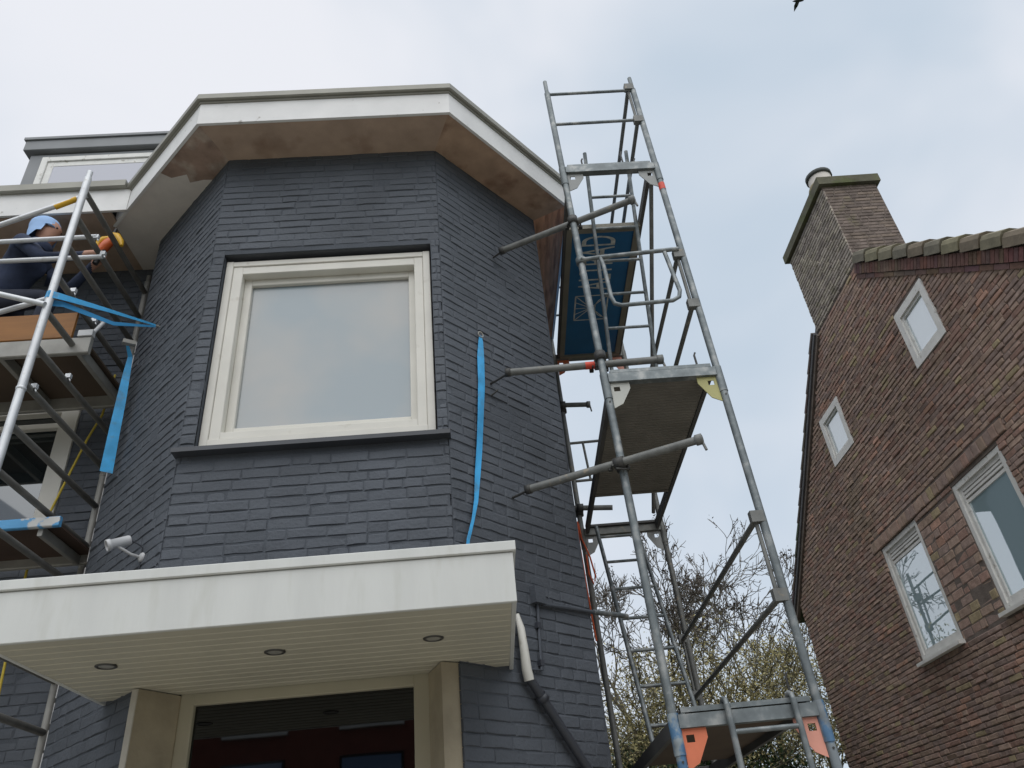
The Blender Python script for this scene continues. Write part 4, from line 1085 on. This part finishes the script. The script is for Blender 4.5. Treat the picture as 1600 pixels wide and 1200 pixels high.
    tag(po, 'worker in navy jacket and light blue hood kneeling on the upper tower platform', 'person')
    # hood / cap
    m = MB()
    prof = [(0.118, -0.085), (0.113, -0.03), (0.115, 0.01), (0.112, 0.045), (0.102, 0.075), (0.080, 0.098), (0.042, 0.108), (0.0005, 0.112)]
    c = Vector((-3.235, 4.42, 6.28)); ax = Vector((-0.15, 0, 1)).normalized(); sx = Vector((1, 0, 0.15)).normalized(); sy = Vector((0, 1, 0))
    seg = 22; verts, faces = [], []
    for i, (r, h) in enumerate(prof):
        for k in range(seg):
            a = 2 * math.pi * k / seg
            rr = r * (1.0 + 0.12 * (-math.cos(a))) * (1 + 0.075 * noise.noise(Vector((math.cos(a) * 1.6, math.sin(a) * 1.6, i * 0.7))))
            hh = h
            if i == 0: hh = h + (0.072 if math.cos(a) > 0.35 else 0.0) - (0.03 if math.cos(a) < -0.3 else 0)
            verts.append(c + sx * rr * math.cos(a) + sy * rr * 0.9 * math.sin(a) + ax * hh)
    for i in range(len(prof) - 1):
        for k in range(seg): faces.append((i * seg + k, i * seg + (k + 1) % seg, (i + 1) * seg + (k + 1) % seg, (i + 1) * seg + k))
    m.add(verts, faces, smooth=True); m.build('hood', 'cap_blue', po)
    m = MB(); m.lathe((-3.25, 4.43, 6.11), (0.35, 0, 1), [(0.095, -0.03), (0.10, 0.0), (0.085, 0.04), (0.07, 0.045)], 18); m.build('collar', 'navy', po)
    for s in (-1, 1):
        m = MB(); m.lathe((-3.145 + 0.012, 4.42 + s * 0.03, 6.275), (1, 0, 0), [(0.009, -0.006), (0.008, 0.002), (0.0005, 0.005)], 8); m.build('eye', 'lens_dark', po)
    return po
worker = person()
# the power tool in his hands
tl = thing('power_tool', 'orange and yellow power tool held up to the soffit', 'power tool', (-2.80, 4.50, 6.0))
TP = lambda x, z: (x, 4.505, z + 0.05)
m = MB(); m.tube([TP(-2.835, 5.93), TP(-2.815, 6.0), TP(-2.80, 6.07)], [0.022, 0.02, 0.024], 10); m.build('grip', 'tool_black', tl)
m = MB(); m.tube([TP(-2.83, 6.05), TP(-2.80, 6.10), TP(-2.775, 6.15), TP(-2.76, 6.18)], [0.030, 0.042, 0.04, 0.028], 12); m.build('motor_housing', 'tool_orange', tl)
m = MB(); m.tube([TP(-2.86, 6.10), TP(-2.85, 6.16), TP(-2.82, 6.19), TP(-2.78, 6.20)], [0.016, 0.024, 0.026, 0.02], 10); m.build('bow_handle', 'tool_yellow', tl)
m = MB(); m.tube([TP(-2.755, 6.235), TP(-2.72, 6.22), TP(-2.68, 6.16), TP(-2.665, 6.11)], [0.022, 0.028, 0.024, 0.014], 10); m.build('side_handle', 'tool_yellow', tl)
m = MB(); m.tube([TP(-2.765, 6.17), TP(-2.75, 6.24), TP(-2.742, 6.30)], [0.02, 0.016, 0.012], 10); m.build('tool_nose', 'tool_black', tl)

# ================================================================== BROWN BRICK NEIGHBOUR
PH = R(1.0)
NU = Vector((math.sin(PH), math.cos(PH), 0)); NN = Vector((-math.cos(PH), math.sin(PH), 0))
NO = Vector((4.62, 5.6, 0))
def N(s, z, o=0.0): return NO + NU * s + NN * o + Vector((0, 0, z))
S0, S1 = -2.2, 5.68
AP = 1.74; CH0, CH1, CHZ = 1.06, 2.43, 7.44
SL = (CHZ - 4.93) / (S1 - CH1)
def top(s):
    if s < CH0: return CHZ - (CH0 - s) * 0.835
    if s > CH1: return CHZ - (s - CH1) * SL
    return CHZ
nb = thing('brick_house', 'brown brick gabled neighbour house with chimney at the right', 'house', (8.5, 7.0, 0))
WNS = [(1.965, 2.865, 3.27, 4.565), (0.285, 1.165, 3.29, 4.535)]
SQ = [(0.205, 0.835, 5.725, 6.41), (2.555, 3.205, 5.825, 6.505)]
holes = WNS + SQ
# core of the gable, cut into strips around the openings
cuts = sorted(set([S0, S1, CH0, CH1] + [h[0] for h in holes] + [h[1] for h in holes]))
m = MB()
def core(s0, s1, z0a, z0b, z1a, z1b):
    A = [N(s0, z0a, -0.006), N(s1, z0b, -0.006), N(s1, z0b, -0.28), N(s0, z0a, -0.28), N(s0, z1a, -0.006), N(s1, z1b, -0.006), N(s1, z1b, -0.28), N(s0, z1a, -0.28)]
    m.hexa(A)
for a, b in zip(cuts[:-1], cuts[1:]):
    hs = sorted([(h[2], h[3]) for h in holes if h[0] <= a + 1e-6 and h[1] >= b - 1e-6])
    z = 0.0
    for h0, h1 in hs: core(a, b, z, z, h0, h0); z = h1
    core(a, b, z, z, top(a + 1e-6) - 0.02, top(b - 1e-6) - 0.02)
for s_, yy in ((S0, -1), (S1, 1)):     # side walls running back
    a = N(s_ + (0.0 if yy < 0 else -0.28), 0, -0.28); m.box((a.x, a.y, 0), (12.5, a.y + 0.28, 4.85))
nwall = m.build('wall', 'mortar_dark', nb)
def tint_brown(u, z):
    r = random.random()
    patch = noise.noise(Vector((u * 0.6, z * 0.6, 3)))
    red = noise.noise(Vector((u * 1.3 + 5, z * 1.3, 9)))
    pal = [(0.255, 0.175, 0.142), (0.235, 0.170, 0.143), (0.275, 0.195, 0.155), (0.220, 0.160, 0.138), (0.250, 0.180, 0.140), (0.245, 0.155, 0.125)]
    c = random.choice(pal)
    if red > 0.30 and r < 0.22: c = (0.34, 0.205, 0.155)
    elif red > 0.05 and r < 0.05: c = (0.31, 0.19, 0.14)
    elif r > 0.95: c = (0.27, 0.215, 0.135)
    k = random.uniform(0.91, 1.09) * (1 + 0.24 * patch)
    return tuple(x * k * f_ for x, f_ in zip(c, (1.42, 1.44, 1.44)))
pier = (WNS[1][1], WNS[0][0], 3.27, 4.50)
def nrange(z):
    lo, hi = S0 + 0.003, S1 - 0.003
    if z > 4.6:
        if z > CHZ - 0.02: return None
        a = CH0 - (CHZ - 0.24 - z) / 0.835 if z < CHZ - 0.24 else CH0
        b = CH1 + (CHZ - 0.12 - z) / SL if z < CHZ - 0.12 else CH1
        lo, hi = max(lo, a), min(hi, b)
    return (lo, hi)
lens_n = (0.200, 0.200, 0.105, 0.105, 0.150)
wall_b = lay(None, None, None, nrange, 0.0, CHZ, 0.0525, lens_n, 0.009, holes=holes + [pier, (0.1, 3.05, 4.565, 4.70)])
pier_b = lay(None, None, None, lambda z: (pier[0] + 0.004, pier[1] - 0.004), pier[2] + 0.01, pier[3], 0.0865, (0.215, 0.215, 0.11, 0.16), 0.008)
# brick-on-end lintel course over both windows
lint = []
x = 0.10
while x < 3.05: lint.append((x, min(x + 0.095, 3.05), 4.575, 4.69)); x += 0.104
brickwork(nb, nwall, [(NO, NU, NN, wall_b, 0.004, 0.0065), (NO, NU, NN, pier_b, -0.002, 0.007), (NO, NU, NN, lint, 0.016, 0.007)], 'brick_red', tint_brown, sd=0.0028, ts=0.0014, jit=0.003, dep=0.0045)
# chimney: gable face flush with the wall, then the face towards the street
CHT = 8.70; CD = 0.70
m = MB(); c8 = [N(CH0 + 0.006, CHZ - 0.25, -0.006), N(CH1, CHZ - 0.25, -0.006), N(CH1, CHZ - 0.25, -CD), N(CH0 + 0.006, CHZ - 0.25, -CD)]
m.hexa(c8 + [p + Vector((0, 0, CHT - CHZ + 0.25)) for p in c8])
chim = m.build('chimney', 'mortar_dark', nb)
def tint_ch(u, z):
    c = random.choice([(0.37, 0.325, 0.28), (0.34, 0.30, 0.26), (0.40, 0.355, 0.29), (0.30, 0.26, 0.23)]); k = random.uniform(0.85, 1.12); return tuple(x * k for x in c)
def tint_ch2(u, z):
    c = random.choice([(0.20, 0.16, 0.14), (0.18, 0.145, 0.128), (0.22, 0.175, 0.145)]); k = random.uniform(0.85, 1.12); return tuple(x * k for x in c)
cb = lay(None, None, None, lambda z: (CH0, CH1), CHZ - 0.01, CHT, 0.0525, lens_n, 0.009)
m = MB()
for (a, b, c, d) in cb: brick_shape(m, NO, NU, NN, a, b, c, d, 0.004 + random.gauss(0, 0.0015), tint_ch(a, c), 0.0065)
m.build('chimney_brickwork', 'lichen_brick', chim, kind='stuff')
cb = lay(None, None, None, lambda z: (0.0, CD), CHZ - 0.6, CHT, 0.0525, lens_n, 0.009)
m = MB(); o2 = NO + NU * (CH0 + 0.002)
for (a, b, c, d) in cb: brick_shape(m, o2, -NN, -NU, a, b, c, d, 0.003 + random.gauss(0, 0.0015), tint_ch2(a, c), 0.0065)
m.build('chimney_brickwork', 'lichen_brick', chim, kind='stuff')
m = MB(); c8 = [N(CH0 - 0.055, CHT, 0.05), N(CH1 + 0.055, CHT, 0.05), N(CH1 + 0.055, CHT, -CD - 0.05), N(CH0 - 0.055, CHT, -CD - 0.05)]
m.hexa(c8 + [p + Vector((0, 0, 0.125)) for p in c8]); m.build('chimney_cap', 'cap_stone', chim)
pc = Vector((4.82, 6.90, CHT + 0.125))
m = MB(); m.lathe(pc, (0, 0, 1), [(0.20, -0.01), (0.19, 0.09), (0.165, 0.14), (0.15, 0.15)], 20, mi=0)
m.lathe(pc, (0, 0, 1), [(0.15, 0.15), (0.145, 0.27)], 20, mi=1)
m.lathe(pc, (0, 0, 1), [(0.145, 0.27), (0.168, 0.275), (0.168, 0.325), (0.13, 0.33), (0.125, 0.25), (0.0005, 0.25)], 20, mi=2)
m.build('chimney_pot', ['pot_moss', 'pot_white', 'pot_rim'], chim)
# roof: two slopes behind the gable, coping tiles down the near verge, tile edges down the far one
m = MB()
def slab(s0, z0, s1, z1, t=0.09, o0=0.0):
    A = [N(s0, z0, o0), N(s1, z1, o0)]; B = [Vector((12.6, p.y, p.z)) for p in A]
    m.hexa([A[0], A[1], B[1], B[0]] + [p + Vector((0, 0, t)) for p in (A[0], A[1], B[1], B[0])])
slab(S0 - 0.25, top(S0) - 0.21 + 0.10, AP, top(CH0) + (AP - CH0) * 0.835 - 0.0, 0.09, -0.10)
slab(AP, top(CH0) + (AP - CH0) * 0.835, S1 + 0.25, top(S1) - 0.25 * SL + 0.04, 0.09, -0.02)
nroof = m.build('roof', 'roof_tile', nb)
dn = Vector((0, 0, 0)); ds = (N(CH0, CHZ) - N(CH0 - 1, CHZ - 0.835)).normalized(); up = ds.cross(NN).normalized()
if up.z < 0: up = -up
length = (CH0 - S0 + 0.3) * math.sqrt(1 + 0.835 ** 2)
tl_ = 0.285; i = 0; pos = 0.03
P0_ = N(CH0, CHZ - 0.035)
while pos < length:
    L = tl_ * random.uniform(0.97, 1.03)
    a, b = P0_ - ds * pos, P0_ - ds * (pos + L - 0.014)
    m = MB()
    prof = [(0.055, 0.0), (0.060, 0.085), (0.045, 0.125), (-0.02, 0.145), (-0.13, 0.13), (-0.13, 0.06)]   # (out from wall, up from the slope)
    lift = 0.016
    A = [a + NN * o_ + up * (h - 0.006) for o_, h in prof]; B = [b + NN * (o_ + 0.008) + up * (h + lift) for o_, h in prof]
    n = len(prof); c = random.choice([(0.21, 0.19, 0.13), (0.20, 0.165, 0.12), (0.18, 0.165, 0.125), (0.23, 0.21, 0.135)])
    m.add(A + B, [tuple(range(n)), tuple(range(2 * n - 1, n - 1, -1))] + [(k, (k + 1) % n, n + (k + 1) % n, n + k) for k in range(n)], tint=c)
    m.build('verge_tile', 'coping', nroof)
    pos += L
# soldier course and two projecting courses under the coping
sp = 0.0; k = 0
while sp < length - 0.1:
    wd = 0.058
    a, b = P0_ - ds * (sp + 0.02), P0_ - ds * (sp + 0.02 + wd - 0.008)
    m = MB(); q0, q1 = -0.125 + random.uniform(-0.003, 0.003), -0.006
    m.add([a + up * q0 - NN * 0.01, b + up * q0 - NN * 0.01, b + up * q1 - NN * 0.01, a + up * q1 - NN * 0.01,
           a + up * q0 + NN * 0.03, b + up * q0 + NN * 0.03, b + up * q1 + NN * 0.03, a + up * q1 + NN * 0.03],
          [(3, 2, 1, 0), (4, 5, 6, 7), (0, 1, 5, 4), (1, 2, 6, 5), (2, 3, 7, 6), (3, 0, 4, 7)], tint=tuple(x * random.uniform(0.85, 1.15) for x in (0.155, 0.085, 0.072)))
    m.build('soldier_brick', 'brick_red', nwall)
    sp += wd; k += 1
sp = 0.0
while sp < length - 0.1:
    wd = random.uniform(0.19, 0.21)
    a, b = P0_ - ds * (sp + 0.05), P0_ - ds * (sp + 0.05 + wd - 0.008)
    m = MB(); q0, q1 = -0.182, -0.133
    m.add([a + up * q0 - NN * 0.01, b + up * q0 - NN * 0.01, b + up * q1 - NN * 0.01, a + up * q1 - NN * 0.01,
           a + up * q0 + NN * 0.018, b + up * q0 + NN * 0.018, b + up * q1 + NN * 0.018, a + up * q1 + NN * 0.018],
          [(3, 2, 1, 0), (4, 5, 6, 7), (0, 1, 5, 4), (1, 2, 6, 5), (2, 3, 7, 6), (3, 0, 4, 7)], tint=tuple(x * random.uniform(0.85, 1.15) for x in (0.15, 0.09, 0.075)))
    m.build('band_brick', 'brick_red', nwall)
    sp += wd
# far verge
dsF = (N(CH1, CHZ) - N(CH1 + 1, CHZ - SL)).normalized(); upF = dsF.cross(NN).normalized()
if upF.z < 0: upF = -upF
PF = N(CH1 + 0.02, CHZ - 0.02); lenF = (S1 - CH1 + 0.28) * math.sqrt(1 + SL * SL)
for (q0, q1, oo, nm, mt) in ((-0.085, -0.03, 0.028, 'verge_board', 'mortar_dark'), (-0.03, 0.02, 0.05, 'verge_board', 'roof_tile')):
    a, b = PF, PF - dsF * lenF
    m = MB(); m.add([a + upF * q0 - NN * 0.02, b + upF * q0 - NN * 0.02, b + upF * q1 - NN * 0.02, a + upF * q1 - NN * 0.02, a + upF * q0 + NN * oo, b + upF * q0 + NN * oo, b + upF * q1 + NN * oo, a + upF * q1 + NN * oo],
                    [(3, 2, 1, 0), (4, 5, 6, 7), (0, 1, 5, 4), (1, 2, 6, 5), (2, 3, 7, 6), (3, 0, 4, 7)]); m.build(nm, mt, nroof)
pos = 0.0
while pos < lenF:
    a, b = PF - dsF * pos, PF - dsF * (pos + 0.30)
    m = MB(); m.add([a + upF * 0.022 - NN * 0.25, b + upF * 0.040 - NN * 0.25, b + upF * 0.085 - NN * 0.25, a + upF * 0.06 - NN * 0.25, a + upF * 0.022 + NN * 0.06, b + upF * 0.040 + NN * 0.06, b + upF * 0.085 + NN * 0.06, a + upF * 0.06 + NN * 0.06],
                    [(3, 2, 1, 0), (4, 5, 6, 7), (0, 1, 5, 4), (1, 2, 6, 5), (2, 3, 7, 6), (3, 0, 4, 7)], tint=tuple(x * random.uniform(0.8, 1.2) for x in (0.11, 0.10, 0.085)))
    m.build('verge_tile', 'coping', nroof); pos += 0.285
# windows
def nbox(mb, s0, s1, z0, z1, o0, o1):
    A = [N(s0, z0, o1), N(s1, z0, o1), N(s1, z0, o0), N(s0, z0, o0)]
    mb.hexa(A + [p + Vector((0, 0, z1 - z0)) for p in A])
def nring(mb, s0, s1, z0, z1, wl_, wr_, wt_, wb_, o0, o1):
    nbox(mb, s0, s0 + wl_, z0, z1, o0, o1); nbox(mb, s1 - wr_, s1, z0, z1, o0, o1)
    nbox(mb, s0 + wl_, s1 - wr_, z1 - wt_, z1, o0, o1 - 0.002); nbox(mb, s0 + wl_, s1 - wr_, z0, z0 + wb_, o0, o1 - 0.002)
for (s0, s1, z0, z1) in WNS:
    m = MB(); nring(m, s0 + 0.004, s1 - 0.004, z0 + 0.02, z1 - 0.004, 0.052, 0.052, 0.05, 0.06, -0.11, -0.012)
    wo = m.build('window', 'frame_weathered', nb)
    m = MB(); nring(m, s0 + 0.058, s1 - 0.058, z0 + 0.082, z1 - 0.056, 0.04, 0.04, 0.022, 0.045, -0.10, -0.032); m.build('casement', 'frame_weathered', wo)
    for k in range(3):
        m = MB(); zk = z1 - 0.085 - k * 0.036; nbox(m, s0 + 0.1, s1 - 0.1, zk - 0.011, zk + 0.011, -0.08, -0.035); m.build('vent_slat', 'frame_weathered', wo)
    m = MB(); nbox(m, s0 + 0.099, s1 - 0.099, z1 - 0.19, z1 - 0.079, -0.095, -0.082); m.build('vent_back', 'steel_dark', wo)
    m = MB(); nbox(m, s0 + 0.099, s1 - 0.099, z1 - 0.215, z1 - 0.185, -0.09, -0.04); m.build('vent_rail', 'frame_weathered', wo)
    m = MB(); nbox(m, s0 + 0.097, s1 - 0.097, z0 + 0.126, z1 - 0.216, -0.058, -0.051); m.build('pane', 'glass_neighbour', wo)
    m = MB(); A = [N(s0 - 0.02, z0 - 0.02, 0.065), N(s1 + 0.02, z0 - 0.02, 0.065), N(s1 + 0.02, z0 - 0.02, -0.05), N(s0 - 0.02, z0 - 0.02, -0.05)]
    m.hexa(A + [N(s0 - 0.02, z0 + 0.012, 0.065), N(s1 + 0.02, z0 + 0.012, 0.065), N(s1 + 0.02, z0 + 0.03, -0.05), N(s0 - 0.02, z0 + 0.03, -0.05)]); m.build('sill', 'frame_weathered', wo)
for (s0, s1, z0, z1) in SQ:
    m = MB(); nring(m, s0 + 0.002, s1 - 0.002, z0 + 0.002, z1 - 0.002, 0.082, 0.082, 0.085, 0.085, -0.10, 0.012)
    wo = m.build('attic_window', 'frame_weathered', nb)
    m = MB(); nring(m, s0 + 0.085, s1 - 0.085, z0 + 0.088, z1 - 0.088, 0.028, 0.028, 0.03, 0.03, -0.09, -0.008); m.build('casement', 'frame_weathered', wo)
    m = MB(); nbox(m, s0 + 0.11, s1 - 0.11, z0 + 0.115, z1 - 0.115, -0.034, -0.028); m.build('pane', 'glass_bright', wo)

# ================================================================== HOUSE ACROSS THE STREET (mirrored in the door glass)
oh = thing('street_house', 'dark red brick house mirrored in the glass above the front door', 'house', (-1, -13, 0))
P1('wall', 'street_brick', oh, (-11, -18, 0), (6, -12, 6.6))
m = MB(); m.hexa([(-9.3, -18.3, 6.6), (6.3, -18.3, 6.6), (6.3, -11.7, 6.6), (-9.3, -11.7, 6.6), (-9.3, -15.1, 9.6), (6.3, -15.1, 9.6), (6.3, -14.9, 9.6), (-9.3, -14.9, 9.6)]); m.build('roof', 'roof_tile', oh)
for x in (-9.35, -6.50, -3.66, -0.84, 1.98):
    for z in (0.7, 3.42):
        m = MB(); m.box((x, -12.03, z), (x + 1.54, -11.96, z + 1.35)); wo = m.build('window', 'glass_black', oh)
        m = MB(); m.box((x + 0.06, -11.958, z + 0.08), (x + 1.48, -11.95, z + 1.29)); m.build('pane', 'glass_street', wo)
        m = MB(); m.box((x - 0.02, -12.0, z + 1.92), (x + 1.56, -11.9, z + 2.02)); m.build('lintel', 'fascia_white', wo)

# ================================================================== REAR SCAFFOLD (mirrored in the neighbour's window)
rs_ = thing('rear_scaffold', 'dark scaffold post with side tubes mirrored in the lower window of the brick house', 'scaffold', (1.4, 14.45, 0))
M('rear_steel', (0.20, 0.21, 0.21), 0.6, 0.2)
m = MB(); m.tube([(1.4, 14.45, 0), (1.4, 14.45, 6.1)], 0.03, 10); m.build('post', 'rear_steel', rs_)
for z, e in ((5.80, 0.05), (5.50, 0.0), (5.05, 0.12)):
    m = MB(); m.tube([(1.38, 14.5, z), (1.36, 13.0, z + e)], 0.02, 8); m.build('side_tube', 'rear_steel', rs_)
m = MB(); m.tube([(1.4, 14.25, 5.82), (1.4, 14.3, 5.03)], 0.022, 8); m.build('stay', 'rear_steel', rs_)
for z in (5.62, 5.05):
    m = MB(); m.obox((1.4, 14.4, z), (1, 0, 0), (0, 1, 0), (0, 0, 1), 0.045, 0.07, 0.06); m.build('coupler', 'rear_steel', rs_)

# ================================================================== TREES AND SHRUBS
def grow(mb, tips, p, d, L, r, depth, rnd, spread, upb, ratio=0.74, seg=5, nseg=3, wob=0.13):
    pts = [p.copy()]; rs = [r]
    q_ = p.copy(); dd = d.copy()
    for i in range(nseg):
        dd = (dd + Vector((rnd.gauss(0, wob), rnd.gauss(0, wob), rnd.gauss(0, wob) + upb))).normalized()
        q_ = q_ + dd * (L / nseg); pts.append(q_.copy()); rs.append(r * (1 - 0.38 * (i + 1) / nseg))
    mb.tube(pts, rs, seg if depth > 1 else 3, cap=False)
    if depth == 0:
        tips.append((pts, dd)); return
    n = rnd.choice((2, 3, 3)) if depth > 1 else rnd.choice((2, 3, 4))
    for i in range(n):
        ax = dd.orthogonal().normalized(); ax.rotate(Matrix.Rotation(rnd.uniform(0, 6.283), 3, dd))
        a = rnd.uniform(0.25, spread)
        nd = dd.copy(); nd.rotate(Matrix.Rotation(a, 3, ax))
        st_ = pts[-1] if i < 2 else pts[rnd.randint(1, nseg - 1)] if nseg > 1 else pts[-1]
        grow(mb, tips, st_, nd, L * ratio * rnd.uniform(0.8, 1.15), max(rs[-1] * 0.80, 0.0085), depth - 1, rnd, spread, upb, ratio, seg, nseg, wob)
def leaf(mb, c, rnd, size, tint, long=1.0):
    n = Vector((rnd.gauss(0, 1), rnd.gauss(0, 1), rnd.gauss(0, 1))).normalized(); s = n.orthogonal().normalized(); s.rotate(Matrix.Rotation(rnd.uniform(0, 6.28), 3, n)); u = n.cross(s)
    a = size * rnd.uniform(0.6, 1.3)
    mb.add([c - s * a * long, c - u * a * 0.5 + n * a * 0.1, c + s * a * long, c + u * a * 0.5 + n * a * 0.1], [(0, 1, 2, 3)], tint=tint)
def tree(name, lbl, cat, base, H0, L, r, depth, spread, upb, seed, leafmat, tints, per_tip, size, jit, bark='bark', stems=1, lean=(0, 0), prune=None, grp=None, ratio=0.74, keep=1.0, wob=0.13):
    rnd = random.Random(seed)
    t = thing(name, lbl, cat, base, grp)
    mb, tips = MB(), []
    for s in range(stems):
        b = Vector(base) + Vector((rnd.uniform(-0.4, 0.4), rnd.uniform(-0.3, 0.3), 0)) * (stems > 1)
        d = Vector((lean[0] + rnd.gauss(0, 0.12) * (stems > 1) * 2, lean[1] + rnd.gauss(0, 0.1) * (stems > 1), 1)).normalized()
        top_ = b + d * H0
        mb.tube([b, b.lerp(top_, 0.5) + Vector((rnd.gauss(0, 0.05), 0, 0)), top_], [r * 1.25, r * 1.08, r], 8, cap=False)
        grow(mb, tips, top_, d, L, r * 0.95, depth, rnd, spread, upb, ratio, wob=wob)
    mb.build('trunk', bark, t)
    lf = MB()
    for pts, dd in tips:
        if rnd.random() > keep: continue
        for i in range(per_tip):
            f_ = rnd.random(); k = min(len(pts) - 2, int(f_ * (len(pts) - 1)))
            p = pts[k].lerp(pts[k + 1], rnd.random()) + Vector((rnd.gauss(0, jit), rnd.gauss(0, jit), rnd.gauss(0, jit)))
            c = rnd.choice(tints); kk = rnd.uniform(0.75, 1.25)
            leaf(lf, p, rnd, size, tuple(x * kk for x in c))
    lf.build('crown', leafmat, t)
    return t
seedt = [(0.055, 0.040, 0.036), (0.075, 0.052, 0.042), (0.045, 0.034, 0.03)]
olive = [(0.42, 0.375, 0.17), (0.34, 0.31, 0.14), (0.50, 0.46, 0.23), (0.26, 0.24, 0.11), (0.40, 0.34, 0.18)]
green = [(0.035, 0.07, 0.022), (0.05, 0.09, 0.03), (0.025, 0.05, 0.02)]
tree('bare_tree', 'tall bare tree with dark seed clusters behind the scaffold', 'tree', (4.15, 15.4, 0), 2.3, 1.65, 0.11, 7, 0.74, 0.03, 5, 'seed_brown', seedt, 12, 0.026, 0.030, keep=0.13)
tree('bare_tree', 'bare branching tree close to the grey house corner', 'tree', (2.6, 14.8, 0), 2.2, 1.55, 0.09, 7, 0.80, 0.02, 23, 'seed_brown', seedt, 10, 0.024, 0.028, keep=0.10)
tree('bare_tree', 'slim bare tree beside the brown house behind the guard rails', 'tree', (5.3, 16.2, 0), 2.2, 1.5, 0.08, 7, 0.74, 0.03, 77, 'seed_brown', seedt, 10, 0.026, 0.030, keep=0.12)
tree('budding_tree', 'yellow green budding tree between scaffold and brown house', 'tree', (5.0, 13.9, 0), 1.5, 1.35, 0.07, 5, 0.70, 0.05, 9, 'leaf_olive', olive, 17, 0.024, 0.18, 'bark_green', stems=6, wob=0.16)
tree('budding_tree', 'thin yellow green budding tree low behind the lower ladder', 'tree', (2.15, 13.2, 0), 1.2, 1.05, 0.06, 5, 0.68, 0.05, 31, 'leaf_olive', olive, 13, 0.024, 0.17, 'bark_green', stems=6, wob=0.16)
tree('budding_tree', 'olive budding tree right behind the lowest deck', 'tree', (3.6, 12.9, 0), 1.1, 1.1, 0.06, 5, 0.68, 0.05, 47, 'leaf_olive', olive, 16, 0.024, 0.17, 'bark_green', stems=6, wob=0.16)
tree('evergreen_shrub', 'small dark evergreen bush among the yellow green trees', 'shrub', (3.1, 12.0, 0), 1.7, 0.6, 0.05, 4, 0.7, 0.04, 61, 'leaf_dark', green, 60, 0.030, 0.10, 'bark', stems=3)

# ================================================================== BIRD
bd = CAM + Vector((0.393, 0.467, 0.792)) * 40 + Vector((0, 0, 0.0))
t = thing('bird', 'tiny dark bird high in the sky at the top edge', 'bird', bd)
m = MB(); m.tube([bd + Vector((-0.28, 0, -0.02)), bd + Vector((-0.16, 0, 0)), bd + Vector((0, 0, 0.02)), bd + Vector((0.17, 0, 0.03)), bd + Vector((0.25, 0, 0.03))], [0.01, 0.05, 0.07, 0.045, 0.012], 8); m.build('body', 'bird_dark', t)
for s in (-1, 1):
    m = MB(); m.plate([bd + Vector((0.07, 0.03 * s, 0.03)), bd + Vector((0.12, 0.3 * s, 0.14)), bd + Vector((0.0, 0.55 * s, 0.08)), bd + Vector((-0.08, 0.28 * s, 0.10)), bd + Vector((-0.10, 0.03 * s, 0.02))], (0, 0, 1), 0.015); m.build('wing', 'bird_dark', t)
